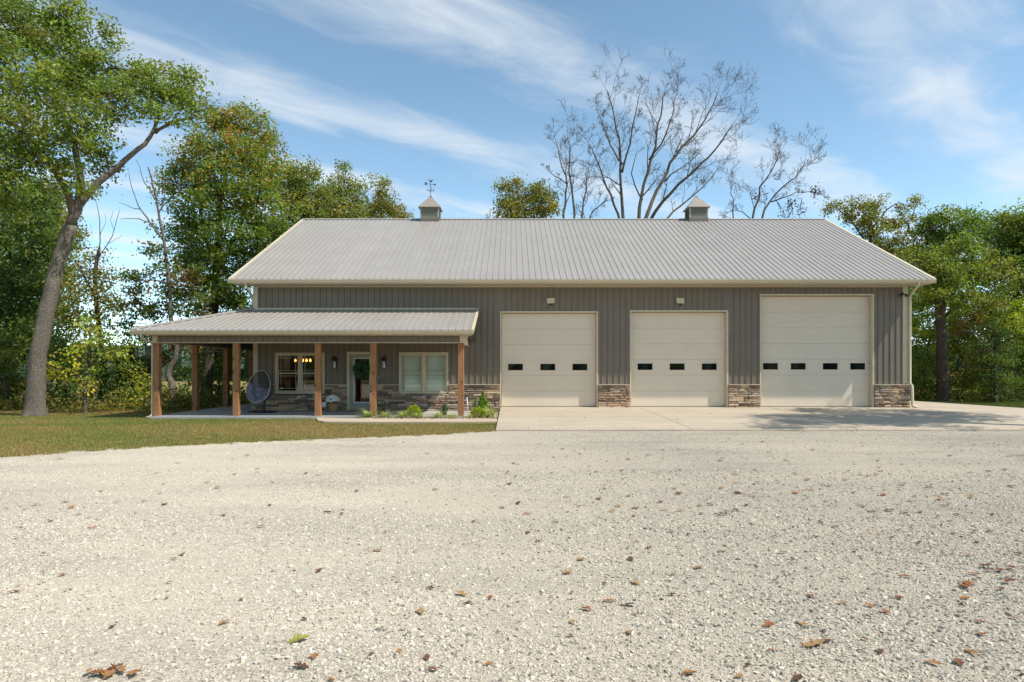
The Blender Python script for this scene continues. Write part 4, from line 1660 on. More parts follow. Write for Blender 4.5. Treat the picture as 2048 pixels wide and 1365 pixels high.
D = 25.6
b0 = Vector((XP(170, D), D, Z_LAWN))
make_tree("young_tree", "small bright yellow-green sapling with slim pale trunk left of the porch", b0,
    [([b0, *pl(D, (172, 790), (174, 750), (178, 690), (182, 640))], .085, .03), (pl(D, (174, 750), (150, 715), (125, 700)), .035, .012), (pl(D, (175, 735), (205, 705), (235, 695)), .035, .012)],
    [pb(175, 685, D, 48, 40), pb(140, 715, D, 40, 34, -.3), pb(205, 715, D, 48, 32, .3), pb(190, 755, D, 46, 26, -.2), pb(235, 700, D, 28, 26, .2), pb(180, 650, D, 30, 22, .2), pb(118, 745, D, 22, 20)],
    YELG[1:] + GREEN[3:], 14, M_BARE, leaf=.17, dens=.36, sig=.2, aspect=.8, per=26)

D = 29.0
b0 = Vector((XP(346, D), D, Z_LAWN))
make_tree("crooked_tree", "slim crooked tree with bare top branches behind the porch corner", b0,
    [([b0, *pl(D, (345, 775), (337, 745), (351, 715), (352, 690), (342, 640), (338, 560), (328, 490), (318, 430), (306, 370), (296, 335))], .16, .025),
     (pl(D, (326, 480), (300, 445), (282, 420), (268, 390), (258, 345)), .05, .010), (pl(D, (318, 430), (330, 390), (328, 350)), .03, .010), (pl(D, (312, 400), (290, 365), (272, 320)), .03, .010),
     (pl(D, (300, 445), (268, 438), (240, 440)), .025, .008), (pl(D, (340, 570), (310, 560), (280, 570)), .04, .015), (pl(D, (338, 575), (365, 560), (385, 550)), .04, .015), (pl(D, (282, 420), (262, 415), (238, 405)), .02, .008)],
    [pb(318, 500, D, 28, 26), pb(292, 555, D, 44, 34, -.3), pb(335, 560, D, 36, 32, .5), pb(282, 605, D, 42, 32, .2), pb(330, 620, D, 46, 30, .6), pb(375, 600, D, 34, 40, .2), pb(375, 540, D, 26, 24), pb(300, 655, D, 50, 28, .6), pb(340, 700, D, 46, 30, 1.0), pb(300, 740, D, 40, 30, 1.2)],
    DARKG[:2] + [(0.075, 0.065, 0.028), (0.10, 0.065, 0.03)], 15, M_BARK, leaf=.20, dens=.72, sig=.24)

D = 34.0
b0 = Vector((XP(413, D), D, Z_LAWN))
maple = make_tree("maple_tree", "tall full maple with orange-tinged top behind the porch roof", b0,
    [([b0, *pl(D, (416, 740), (424, 660), (432, 560), (437, 470), (440, 380))], .34, .14), (pl(D, (432, 560), (470, 470), (505, 390), (520, 320)), .15, .05),
     (pl(D, (434, 530), (405, 450), (395, 370)), .13, .05), (pl(D, (438, 420), (455, 330), (470, 250)), .12, .04)],
    [pb(470, 240, D, 52, 38), pb(430, 262, D, 46, 40, -.4), pb(520, 275, D, 42, 40, .4), pb(395, 310, D, 58, 46, -.8), pb(470, 315, D, 70, 52, -1.2), pb(535, 335, D, 44, 50, .4),
     pb(375, 375, D, 54, 50, -.4), pb(440, 390, D, 76, 60, -1.8), pb(515, 405, D, 64, 60, -1.0), pb(385, 450, D, 54, 54, -.6), pb(450, 470, D, 76, 60, -1.6), pb(530, 470, D, 54, 54, -.4),
     pb(385, 520, D, 46, 44, 0), pb(450, 545, D, 66, 50, -1.0), pb(505, 540, D, 40, 40, .6), pb(410, 600, D, 56, 44, .2), pb(470, 610, D, 50, 36, .4), pb(420, 700, D, 62, 46, 2.4), pb(480, 690, D, 50, 40, 2.4)],
    GREEN[:3] + [(0.10, 0.12, 0.03)], 16, M_BARKD, leaf=.21, dens=1.0, sig=.30, top_pal=RUST)

D = 40.0
b0 = Vector((XP(585, D), D, Z_LAWN))
mid = make_tree("background_tree", "leafy green tree rising behind the left end of the main roof", b0,
    [([b0, *pl(D, (590, 640), (588, 500), (592, 400))], .28, .10), (pl(D, (588, 520), (630, 430), (655, 385)), .12, .04)],
    [pb(600, 345, D, 38, 34), pb(572, 375, D, 44, 42), pb(625, 385, D, 46, 40, .4), pb(585, 430, D, 56, 50, -.6), pb(640, 430, D, 48, 40, .3), pb(555, 480, D, 50, 50, .6), pb(600, 500, D, 60, 50), pb(560, 560, D, 60, 60, .5), pb(540, 650, D, 70, 60, 1)],
    OLIVE[:2] + GREEN[:2], 17, M_BARKD, leaf=.23, dens=.9, sig=.33)
D = 44.0
b0 = Vector((XP(690, D), D, Z_LAWN))
make_tree("background_tree", "green tree with ragged twin tops behind the roof left of the cupola", b0,
    [([b0, *pl(D, (692, 600), (690, 460), (688, 390))], .25, .07)],
    [pb(688, 358, D, 20, 28), pb(672, 390, D, 36, 34), pb(705, 400, D, 36, 34, .3), pb(722, 372, D, 13, 22, .3), pb(655, 425, D, 42, 30), pb(700, 440, D, 56, 36), pb(690, 520, D, 80, 50)],
    OLIVE[:2] + GREEN[:2], 18, M_BARKD, leaf=.23, dens=.85, sig=.33)
D = 45.0
b0 = Vector((XP(768, D), D, Z_LAWN))
make_tree("background_tree", "narrow olive treetop closest to the weathervane cupola", b0,
    [([b0, *pl(D, (766, 600), (764, 460), (760, 380))], .2, .04)],
    [pb(758, 372, D, 17, 24), pb(752, 402, D, 18, 26), pb(775, 405, D, 24, 26, .3), pb(798, 418, D, 18, 16), pb(765, 430, D, 36, 24), pb(806, 436, D, 14, 14), pb(760, 500, D, 60, 50)],
    OLIVE, 19, M_BARKD, leaf=.22, dens=.8, sig=.28)
D = 46.0
b0 = Vector((XP(1050, D), D, Z_LAWN))
make_tree("background_tree", "rounded olive treetop behind the ridge left of the bare trees", b0,
    [([b0, *pl(D, (1050, 600), (1050, 460), (1052, 390))], .22, .06), (pl(D, (1050, 460), (1025, 410), (1018, 370)), .08, .03)],
    [pb(1010, 375, D, 14, 22), pb(1032, 372, D, 17, 22, .3), pb(1012, 408, D, 24, 26), pb(1068, 382, D, 25, 22, .4), pb(1082, 408, D, 32, 30), pb(1048, 415, D, 34, 30, -.5), pb(1095, 432, D, 28, 20), pb(1030, 440, D, 44, 24), pb(1060, 500, D, 70, 50)],
    OLIVE[:3] + [(0.15, 0.13, 0.035)], 20, M_BARKD, leaf=.22, dens=1.0, sig=.27)

# right-hand side
D = 35.0
b0 = Vector((XP(1886, D), D, Z_LAWN))
rt1 = make_tree("background_tree", "tree with straight dark split trunk right of the house", b0,
    [([b0, *pl(D, (1886, 760), (1884, 700), (1881, 640), (1880, 580), (1884, 520))], .34, .20), (pl(D, (1882, 640), (1910, 615), (1935, 600)), .11, .04), (pl(D, (1880, 590), (1850, 540), (1830, 510)), .11, .04),
     (pl(D, (1886, 680), (1920, 665), (1955, 668)), .05, .02)],
    [pb(1868, 522, D, 40, 30, -.5), pb(1912, 505, D, 36, 30, -.3), pb(1935, 545, D, 50, 34, -.6), pb(1885, 550, D, 40, 24, -.9), pb(1832, 515, D, 26, 22, .2), pb(1985, 530, D, 40, 26, -.3), pb(1845, 550, D, 46, 40, .5), pb(1905, 585, D, 60, 30, -1.2), pb(1960, 590, D, 46, 36, -.4), pb(1870, 600, D, 36, 24, .8), pb(2000, 560, D, 50, 46, .3)],
    GREEN[:2] + OLIVE[:2], 21, M_BARKD, leaf=.21, dens=.75, sig=.3)
D = 44.0
b0 = Vector((XP(1730, D), D, Z_LAWN))
rt2 = make_tree("background_tree", "airy olive treetop beside the right end of the main roof", b0,
    [([b0, *pl(D, (1735, 640), (1738, 520), (1742, 440))], .25, .08), (pl(D, (1740, 500), (1700, 440), (1672, 415)), .08, .02), (pl(D, (1742, 460), (1775, 420), (1800, 405)), .07, .02), (pl(D, (1800, 500), (1825, 430), (1836, 400)), .05, .012)],
    [pb(1690, 425, D, 24, 18), pb(1725, 425, D, 34, 26), pb(1757, 405, D, 26, 18, .3), pb(1740, 450, D, 40, 30), pb(1785, 440, D, 36, 26, .3), pb(1775, 480, D, 50, 34, -.3), pb(1830, 450, D, 30, 24), pb(1800, 520, D, 60, 40), pb(1740, 500, D, 50, 40), pb(1830, 405, D, 12, 9), pb(1665, 415, D, 14, 8)],
    OLIVE[:3] + [(0.10, 0.085, 0.035)], 22, M_BARKD, leaf=.21, dens=.72, sig=.26)
D = 43.0
b0 = Vector((XP(1900, D), D, Z_LAWN))
make_tree("background_tree", "rounded green treetop over the trees right of the house", b0,
    [([b0, *pl(D, (1905, 640), (1905, 520), (1905, 450))], .3, .1)],
    [pb(1895, 440, D, 38, 24), pb(1935, 440, D, 34, 22, .4), pb(1870, 465, D, 40, 32, .2), pb(1920, 475, D, 50, 34), pb(1965, 465, D, 40, 30, .4), pb(1860, 510, D, 50, 40, .5), pb(1940, 520, D, 66, 40), pb(1880, 560, D, 60, 40)],
    GREEN, 23, M_BARKD, leaf=.22, dens=.95, sig=.3)
D = 40.0
b0 = Vector((XP(2040, D), D, Z_LAWN))
rt4 = make_tree("background_tree", "green tree at the far right edge of the picture", b0,
    [([b0, *pl(D, (2035, 640), (2025, 520), (2015, 440))], .3, .09), (pl(D, (2030, 560), (2060, 470)), .12, .05)],
    [pb(2015, 432, D, 22, 18), pb(2035, 455, D, 34, 28), pb(2005, 475, D, 38, 30, -.3), pb(2060, 490, D, 50, 46), pb(2020, 520, D, 56, 40, -.4), pb(2070, 560, D, 60, 50), pb(2030, 600, D, 60, 46, -.5), pb(2060, 660, D, 60, 50), pb(2110, 500, D, 60, 60), pb(1990, 440, D, 16, 10)],
    GREEN[:3] + OLIVE[:1], 24, M_BARKD, leaf=.22, dens=.9, sig=.3)
D = 33.5
b0 = Vector((XP(1990, D), D, Z_LAWN))
make_tree("cedar_tree", "dark conical cedar under the trees at right", b0,
    [([b0, *pl(D, (1990, 740), (1992, 680))], .12, .05)],
    [pb(1990, 665, D, 26, 26), pb(1985, 700, D, 40, 30), pb(1992, 735, D, 54, 34), pb(1990, 775, D, 62, 32)],
    [(0.035, 0.062, 0.018), (0.05, 0.08, 0.02), (0.028, 0.05, 0.016), (0.075, 0.10, 0.02)], 25, M_BARKD, leaf=.16, dens=1.3, sig=.2, aspect=.35)


def shrub(lab, x, D, blobs, pal, seed, leaf=.15, dens=1.1, name="shrub", per=60, grp="shrubs along the edge of the woods", sig=.2):
    b0 = Vector((XP(x, D), D, Z_LAWN))
    top = min(b[1] for b in blobs)
    ymean = sum(b[1] for b in blobs) / len(blobs)
    return make_tree(name, lab, b0, [([b0, *pl(D, (x + 2, (801 + ymean) / 2), (x - 3, ymean))], .06, .02), (pl(D, (x, 790), (x + 12, ymean)), .035, .012), (pl(D, (x, 792), (x - 14, ymean)), .035, .012)],
                     [pb(bx, by, D, rx, ry, dd) for bx, by, rx, ry, dd in blobs], pal, seed, M_BARKD, leaf=leaf, dens=dens, sig=sig, group=grp, flare=False, cat="shrub", per=per)


shrub("dark bushy shrub between the sapling and the porch corner", 245, 29.5, [(240, 700, 40, 40, 0), (265, 740, 40, 40, .3), (220, 755, 40, 40, -.2), (290, 765, 26, 24, .2), (250, 780, 44, 26, 0)], DARKG, 31, leaf=.18)
shrub("yellow-green shrub just left of the corner post", 286, 28.0, [(285, 755, 22, 30, 0), (270, 785, 22, 20, 0), (296, 785, 18, 18, .2)], YELG, 32, leaf=.12, dens=1.0)
shrub("dark undergrowth bush right of the leaning oak trunk", 130, 28.0, [(120, 700, 34, 40, .2), (118, 760, 30, 30, 0), (140, 790, 26, 20, 0), (150, 740, 34, 34, .3)], DARKG[:2] + GREEN[:2], 33, leaf=.17)
shrub("leafy bush at the left border beside the leaning oak", 10, 27.5, [(15, 700, 44, 50, .5), (-20, 770, 50, 44, .4), (30, 770, 26, 36, .4)], DARKG[:2] + OLIVE[:2], 34, leaf=.17)
shrub("green bush seen between the side porch posts", 435, 37.0, [(440, 730, 40, 26, 0), (470, 745, 30, 24, 0), (395, 745, 30, 26, .5), (430, 760, 50, 20, 0)], GREEN, 35, leaf=.19)
shrub("mixed green bush beside the right downspout", 1845, 36.0, [(1835, 640, 36, 40, .5), (1850, 690, 40, 40, 0), (1830, 740, 36, 40, 0), (1855, 775, 36, 26, -.3), (1832, 600, 30, 30, 1)], GREEN[:2] + YELG[:2], 36, leaf=.18)
shrub("loose rusty bush right of the split trunk", 1925, 36.0, [(1925, 650, 40, 36, .3), (1915, 700, 36, 36, .3), (1925, 750, 36, 34, 0), (1950, 690, 30, 36, 0), (1915, 785, 30, 18, -.2)], GREEN[:2] + [(0.14, 0.10, 0.045), (0.17, 0.11, 0.06)], 37, leaf=.17)
shrub("sunlit yellow-green bush at the right edge", 2035, 35.0, [(2030, 640, 40, 36, 0), (2050, 690, 40, 40, 0), (2060, 750, 40, 40, 0), (2035, 620, 30, 26, .3), (2090, 700, 50, 60, 0)], GREEN[:2] + YELG[:2], 38, leaf=.18)

shrub("tall leafy bush filling the gap left of the split trunk", 1862, 38.5, [(1840, 560, 34, 34, .5), (1858, 610, 38, 36, 0), (1850, 660, 40, 36, .3), (1866, 715, 36, 40, 0), (1862, 765, 36, 30, 0)], GREEN[:2] + OLIVE[:2], 39, leaf=.19)
shrub("broad green bush right of the split trunk behind the rusty bush", 1945, 38.5, [(1935, 620, 44, 34, .4), (1970, 650, 44, 36, 0), (1930, 680, 40, 36, .4), (1965, 720, 40, 36, .2), (1940, 770, 44, 28, .2), (1905, 640, 30, 34, .5)], GREEN[:3] + OLIVE[:1], 40, leaf=.19)
shrub("olive brush above the conical cedar", 2005, 38.0, [(2000, 620, 40, 34, .4), (2025, 660, 40, 36, 0), (1985, 650, 36, 34, .3), (2035, 720, 40, 40, .2), (2030, 775, 44, 28, .2)], OLIVE[:2] + GREEN[:2], 44, leaf=.19)


# ---- bare trees
def bare_tree(name, lab, base, limbs, seed, lev=4, minr=.0075, spread_=.72, clusters=()):
    r_ = np.random.default_rng(seed)
    root = empty(name, base, label=lab, category="tree", group="bare trees behind the house")
    B = Vector(base)
    mb = MB()
    # flat list of twig tips for the few leaf clusters
    def grow(p, d, L, r, level):
        nseg = 4 if level > 1 else 3
        pts, rad = [p.copy()], [r]
        q, dd = p.copy(), d.copy()
        for i in range(nseg):
            dd = (dd + Vector(r_.normal(0, .13, 3)) + Vector((0, 0, .085))).normalized()
            q = q + dd * (L / nseg)
            pts.append(q.copy())
            rad.append(max(minr, r * (1 - .7 * (i + 1) / nseg)))
        mb.tube(pts, rad, 5 if r > .05 else 3, cap=False)
        if level <= 0:
            return
        nch = 4 if level >= 2 else 3
        for c in range(nch):
            t = r_.uniform(.25, 1.0)
            j = min(nseg - 1, int(t * nseg))
            base_p = pts[j].lerp(pts[j + 1], t * nseg - j) if j < nseg else pts[-1]
            ax = Vector(rand_unit(1, r_)[0])
            side = dd.cross(ax).normalized()
            nd = (dd * (1 - spread_ * .55) + side * spread_ * r_.uniform(.6, 1.25)).normalized()
            grow(base_p, nd, L * r_.uniform(.42, .68), max(minr, rad[j] * r_.uniform(.45, .62)), level - 1)
    for pts, r0, r1, lv in limbs:
        r0, r1 = r0 * .74, r1 * .7
        P = limb_tube(mb, [Vector(p) - B for p in pts], r0, r1, 7, .05, r_)
        n = len(P)
        tot = sum((P[i + 1] - P[i]).length for i in range(n - 1))
        if lv <= 0:
            continue
        for i in range(max(1, n // 3), n, 1):
            if r_.uniform() < .8 or i == n - 1:
                d = (P[i] - P[i - 1]).normalized()
                side = d.cross(Vector(rand_unit(1, r_)[0])).normalized()
                nd = (d * .75 + side * .65).normalized() if i < n - 1 else d
                rr_ = r0 + (r1 - r0) * (i / (n - 1)) ** .8
                grow(P[i], nd, tot * r_.uniform(.10, .22), max(minr, rr_ * .5), lv)
    if clusters:
        VV = np.array(mb.v)
        for c, s_c, k in clusters:
            q = np.array(c - B)
            j = int(np.argmin(np.linalg.norm(VV - q, axis=1)))
            a0 = Vector(VV[j])
            for t in range(5):
                e = Vector(q + r_.normal(size=3) * s_c * 1.3)
                mb.tube([a0, a0.lerp(Vector(q), .6) + Vector(r_.normal(0, .06, 3)), e], [.016, .012, .008], 3, cap=False)
    mb.build("trunk", M_BARE, parent=root, smooth=True)
    if clusters:
        pp = []
        for c, s, k in clusters:
            pp.append(np.array(c - B) + r_.normal(size=(k, 3)) * s)
        pp = np.concatenate(pp)
        col = np.array([(0.12, 0.055, 0.035), (0.09, 0.05, 0.035), (0.15, 0.075, 0.04)])[r_.integers(0, 3, len(pp))] * r_.uniform(.7, 1.3, (len(pp), 1))
        obj_mesh("dead_leaves", leaf_mesh("dead_leaves", pp, r_.uniform(.12, .24, len(pp)), col, r_, .2), None, root)
    return root


D = 50.0
b0 = Vector((XP(1275, D), D, Z_LAWN - .5))
bare_tree("bare_tree", "largest bare leafless tree fanning out behind the ridge", b0, [
    ([b0, *pl(D, (1272, 600), (1262, 500))], .55, .42, 0),
    (pl(D, (1262, 510), (1247, 440), (1243, 370), (1240, 300), (1230, 240), (1215, 185)), .22, .05, 3),
    (pl(D, (1264, 510), (1276, 440), (1288, 370), (1308, 295), (1322, 230), (1330, 185)), .24, .05, 3),
    (pl(D, (1268, 500), (1296, 425), (1322, 365, 1), (1352, 310, 1.5), (1388, 270, 2), (1418, 225, 2.4), (1436, 185, 2.6)), .24, .05, 3),
    (pl(D, (1270, 500), (1300, 440, -1), (1340, 385, -2), (1390, 340, -3), (1432, 300, -3.4), (1465, 250, -4)), .22, .05, 3),
    (pl(D, (1258, 500), (1236, 430, -.6), (1214, 375, -1.4), (1196, 330, -2), (1180, 290, -2.4)), .17, .04, 3),
    (pl(D, (1243, 330), (1222, 290, .6), (1205, 250, 1), (1192, 215, 1.2)), .10, .03, 3),
    (pl(D, (1243, 345), (1258, 290, -.6), (1268, 240, -1), (1280, 185, -1.4)), .12, .03, 3),
    (pl(D, (1282, 400), (1265, 350, .5), (1275, 300, 1)), .09, .03, 2),
    (pl(D, (1300, 320), (1330, 270, -1), (1345, 230, -1), (1350, 195, -1.4)), .11, .03, 3),
    (pl(D, (1330, 360, 1), (1375, 330, 2), (1400, 300, 3)), .09, .03, 3),
    (pl(D, (1280, 500), (1330, 440, 1), (1380, 395, 2), (1415, 365, 3), (1440, 335, 3)), .15, .03, 3)], 41)
D = 47.0
b0 = Vector((XP(1140, D), D, Z_LAWN - .5))
bare_tree("bare_tree", "shorter cluster of bare branches left of the largest bare tree", b0, [
    ([b0, *pl(D, (1142, 600), (1140, 520))], .35, .25, 0),
    (pl(D, (1140, 520), (1126, 430), (1134, 370), (1120, 320), (1112, 285)), .15, .03, 3),
    (pl(D, (1140, 520), (1146, 430), (1140, 360), (1138, 310), (1136, 270)), .15, .03, 3),
    (pl(D, (1142, 520), (1160, 440), (1172, 380), (1178, 330)), .14, .03, 3),
    (pl(D, (1142, 520), (1168, 450), (1195, 415), (1215, 395)), .11, .03, 3),
    (pl(D, (1134, 370), (1110, 350), (1088, 335)), .07, .02, 3)], 42)
D = 48.0
b0 = Vector((XP(1510, D), D, Z_LAWN - .5))
cl3 = [(PX(x, y, D), .22, k) for x, y, k in ((1518, 395, 22), (1526, 385, 16), (1555, 355, 18), (1582, 410, 40), (1600, 425, 34), (1575, 430, 24), (1632, 380, 26), (1630, 395, 12), (1565, 430, 14))]
bare_tree("bare_tree", "bare tree with a few dead brown leaves right of the second cupola", b0, [
    ([b0, *pl(D, (1512, 600), (1508, 520))], .3, .2, 0),
    (pl(D, (1508, 520), (1504, 440), (1522, 375), (1545, 335), (1560, 300)), .15, .03, 3),
    (pl(D, (1510, 520), (1520, 440), (1550, 390), (1590, 355), (1610, 320)), .14, .03, 3),
    (pl(D, (1505, 500), (1470, 440), (1465, 400), (1460, 370)), .10, .02, 3),
    (pl(D, (1540, 405), (1580, 390), (1620, 385), (1640, 390)), .07, .015, 3),
    (pl(D, (1502, 440), (1475, 420), (1450, 430)), .06, .015, 2)], 43, clusters=cl3)

# ---- trees beyond the frame that shade the drive and show in the glass
def off_tree(src, x, y, rz, sc, lab):
    return copy_thing(src, (x, y, Z_LAWN), rz, sc, lab)


off_tree(rt2, 20.2, 16.9, 1.0, 1.35, "tall tree beyond the right edge, shading the concrete apron")
off_tree(mid, 18.6, 8.6, 2.2, .85, "tree beyond the right edge, shading the gravel")
for i, (x, y, rz, s, src) in enumerate(((-24, -38, .3, 1.1, maple), (-13, -42, 1.9, 1.2, mid), (-3, -37, 3.0, 1.05, maple), (6, -41, 4.1, 1.1, rt4), (14, -38, 5.3, 1.2, mid), (23, -40, .9, 1.05, maple), (-33, -36, 2.4, 1.1, mid), (1, -50, 2, 1.3, maple), (-18, -52, 2.9, 1.3, maple), (18, -50, 1, 1.3, maple))):
    off_tree(src, x, y, rz, s, "tree on the wooded side of the drive facing the house, %s along the row" % ("first second third fourth fifth sixth seventh eighth ninth tenth".split()[i]))
for i, (x, y, rz, s, src) in enumerate(((-34, 36, .5, 1.0, maple), (-30, 44, 1.5, 1.0, mid), (31, 38, 2.5, 1.05, rt4), (-42, 30, 1.5, 1.1, mid))):
    off_tree(src, x, y, rz, s, "leafy tree farther back in the woods, %s from the left" % ("first second fourth third".split()[i]))

# far wooded ridge all round
r_ = np.random.default_rng(5)
vs_, fs_ = [], []
NR = 720
hh = np.zeros(NR)
ang = np.arange(NR) / NR * 2 * np.pi
for k in range(1, 60):
    hh += np.sin(ang * (k * 3 + 1) + r_.uniform(0, 6)) * 1.6 / (k ** .75)
for i in range(NR):
    a = ang[i]
    rad0 = 230 + 6 * math.sin(i * 1.7)
    z1 = 9.5 + hh[i] * .7 + r_.uniform(-.6, .6)
    vs_ += [(rad0 * math.cos(a), 20 + rad0 * math.sin(a), -6), ((rad0 + 3) * math.cos(a), 20 + (rad0 + 3) * math.sin(a), z1 * .55), ((rad0 + 10) * math.cos(a), 20 + (rad0 + 10) * math.sin(a), z1), ((rad0 + 40) * math.cos(a), 20 + (rad0 + 40) * math.sin(a), z1 * .5)]
for i in range(NR):
    j = (i + 1) % NR
    for k in range(3):
        fs_.append((i * 4 + k, j * 4 + k, j * 4 + k + 1, i * 4 + k + 1))
MB().add(vs_, fs_).build("distant_woods", simple("far_woods", (0.075, 0.105, 0.075), 0.95, 0.1, var=0.4, vscale=.25), kind="stuff", label="far wooded ridge on the horizon", smooth=False)

# undergrowth along the woods: tall dry weeds and low leaves, one mass
r_ = np.random.default_rng(77)
pts, cols, szs = [], [], []


def strip(x0, x1, D0, D1, n, hmax, pal):
    X_ = r_.uniform(x0, x1, n)
    Y_ = r_.uniform(D0, D1, n)
    hm = hmax * (.35 + .65 * np.abs(np.sin(X_ * 1.3 + 1) * np.cos(X_ * .47 + Y_ * .8)))
    Z_ = Z_LAWN + r_.uniform(0, 1, n) ** 1.4 * hm
    pts.append(np.stack([X_, Y_, Z_], 1))
    c = np.array(pal)[r_.integers(0, len(pal), n)] * np.array([2.0, 1.8, 1.4]) * r_.uniform(.6, 1.3, (n, 1))
    cols.append(c)
    szs.append(r_.uniform(.07, .18, n))


WEED = GREEN[:3] + OLIVE[:2] + [(0.20, 0.155, 0.05), (0.17, 0.15, 0.045), (0.22, 0.16, 0.06)]
strip(-26, -13.2, 26.6, 30.5, 9000, .95, WEED)
strip(-17, -8.0, 31.5, 40, 8000, .9, WEED)
strip(-30, -13.5, 29.5, 34, 6500, 2.6, DARKG + GREEN[:2])
strip(-16, -6, 40, 46, 5000, 2.2, DARKG + YELG[:2])
strip(18.9, 34, 34.6, 37.5, 11000, 1.4, WEED + DARKG)
strip(17.8, 36, 37, 41, 14000, 4.2, DARKG + GREEN)
pts_, cols_, szs_ = np.concatenate(pts), np.concatenate(cols), np.concatenate(szs)
obj_mesh("undergrowth", leaf_mesh("undergrowth", pts_, szs_, cols_, r_, .2), None, kind="stuff", label="weeds and low brush along the edge of the woods", category="undergrowth")

# dry leaf litter under the trees at the lawn's edge
n = 9000
X_ = r_.uniform(-28, -12.2, n)
Y_ = 24.4 + (X_ + 20) * .12 + r_.normal(1.2, .9, n)
ok = Y_ > 22.6
p = np.stack([X_, Y_, np.full(n, Z_LAWN) + r_.uniform(.01, .04, n)], 1)[ok]
c = np.array([(0.30, 0.19, 0.075), (0.24, 0.15, 0.06), (0.34, 0.235, 0.10), (0.20, 0.14, 0.05)])[r_.integers(0, 4, len(p))] * r_.uniform(.7, 1.25, (len(p), 1))
obj_mesh("leaf_litter", leaf_mesh("leaf_litter", p, r_.uniform(.06, .13, len(p)), c, r_, 2.2, m=M_BLADE), None, kind="stuff", label="dry tan leaf litter under the trees at the lawn's edge", category="leaf litter")

# ------------------------------------------------------------------ lawn blades
def in_slab(X_, Y_):
    return ((X_ > -12.12) & (X_ < -1.45) & (Y_ > 22.72)) | ((X_ > -12.12) & (Y_ > 25.9) & (X_ < 15.2))


def in_bed(X_, Y_):
    ox = np.array([p[0] for p in o_])
    oy = np.array([p[1] for p in o_])
    front = np.interp(X_, ox, oy)
    return (X_ > o_[0][0] - .02) & (Y_ > front - .03)


def lowf(X_, Y_):
    return (np.sin(X_ * .55 + 1.3 * np.sin(Y_ * .4)) + np.sin(Y_ * .9 + X_ * .25 + 2) + .6 * np.sin(X_ * 1.7 + Y_ * 1.1)) / 2.6


r_ = np.random.default_rng(8)
n = 330000
Y_ = 12.4 + (27.5 - 12.4) * r_.uniform(0, 1, n)
X_ = r_.uniform(-1, 0, n) * (Y_ * .80) - .43
X_ = np.where(Y_ > 22.7, r_.uniform(-1, 0, n) * 9.0 - 12.1, X_)
ok = (Y_ > gravel_edge(X_) + .05 + .10 * np.sin(X_ * 3.1) * np.sin(X_ * 7.7 + 1) + r_.normal(0.02, .12, n)) & ~in_slab(X_, Y_) & ~in_bed(X_, Y_) & (X_ < -.46)
X_, Y_ = X_[ok], Y_[ok]
tx = r_.uniform(-11.5, -.5, 420)                  # tufts that creep over the gravel
ty = gravel_edge(tx) + r_.normal(-.02, .14, 420)
tx = np.repeat(tx, 34) + r_.normal(0, .045, 420 * 34)
ty = np.repeat(ty, 34) + r_.normal(0, .045, 420 * 34)
n_tuft = len(tx)
X_, Y_ = np.concatenate([X_, tx]), np.concatenate([Y_, ty])
n = len(X_)
lf = lowf(X_, Y_)
# greener by the porch and along a damp swale across the lawn
swale = np.exp(-((Y_ - (20.3 + .12 * (X_ + 14))) / .7) ** 2) * np.clip((-X_ - 8) / 4, 0, 1)
near = np.exp(-((Y_ - 22.7) / 1.1) ** 2) * (X_ < -7)
clump = np.sin(X_ * 5.3 + 2 * np.sin(Y_ * 3.1)) * np.sin(Y_ * 6.1 + 1.7 * np.sin(X_ * 2.3))
gfac = np.clip(.36 + .36 * lf + .22 * clump + .6 * swale + .5 * near + r_.normal(0, .2, n), 0, 1)[:, None]
dryc = np.array([(0.40, 0.275, 0.11), (0.29, 0.21, 0.08), (0.48, 0.335, 0.145)])[r_.integers(0, 3, n)]
grnc = np.array([(0.17, 0.235, 0.042), (0.125, 0.19, 0.034), (0.22, 0.255, 0.05)])[r_.integers(0, 3, n)]
c = (dryc * (1 - gfac) + grnc * gfac) * r_.uniform(.7, 1.25, (n, 1))
hgt = r_.uniform(.025, .06, n)
hgt[-n_tuft:] *= 1.7
az = r_.uniform(0, 2 * np.pi, n)
wd = r_.uniform(.004, .009, n)
ln = r_.normal(0, .025, (n, 2))
z0 = np.full(n, Z_LAWN)
p0 = np.stack([X_ - np.cos(az) * wd, Y_ - np.sin(az) * wd, z0], 1)
p1 = np.stack([X_ + np.cos(az) * wd, Y_ + np.sin(az) * wd, z0], 1)
p2 = np.stack([X_ + ln[:, 0], Y_ + ln[:, 1], z0 + hgt], 1)
v = np.stack([p0, p1, p2], 1).reshape(-1, 3)
f = np.arange(3 * n).reshape(-1, 3)
obj_mesh("lawn_grass", np_mesh("lawn_grass", v, f, M_BLADE, np.repeat(c, 3, axis=0)), None, kind="stuff", label="short olive and dry grass blades of the lawn", category="grass")
# fresh grass at the right behind the apron
n = 60000
X_ = r_.uniform(16, 34, n)
Y_ = r_.uniform(26, 36, n)
ok = (X_ > 19.45 - np.clip(Y_ - 25.3, 0, 9) * .09) | (Y_ > 33.05)
X_, Y_ = X_[ok], Y_[ok]
n = len(X_)
c = np.array([(0.10, 0.15, 0.028), (0.08, 0.125, 0.025), (0.15, 0.16, 0.04)])[r_.integers(0, 3, n)] * r_.uniform(.7, 1.25, (n, 1))
az = r_.uniform(0, 6.28, n)
p0 = np.stack([X_ - np.cos(az) * .01, Y_ - np.sin(az) * .01, np.full(n, Z_LAWN)], 1)
p1 = np.stack([X_ + np.cos(az) * .01, Y_ + np.sin(az) * .01, np.full(n, Z_LAWN)], 1)
p2 = np.stack([X_ + r_.normal(0, .03, n), Y_ + r_.normal(0, .03, n), Z_LAWN + r_.uniform(.06, .13, n)], 1)
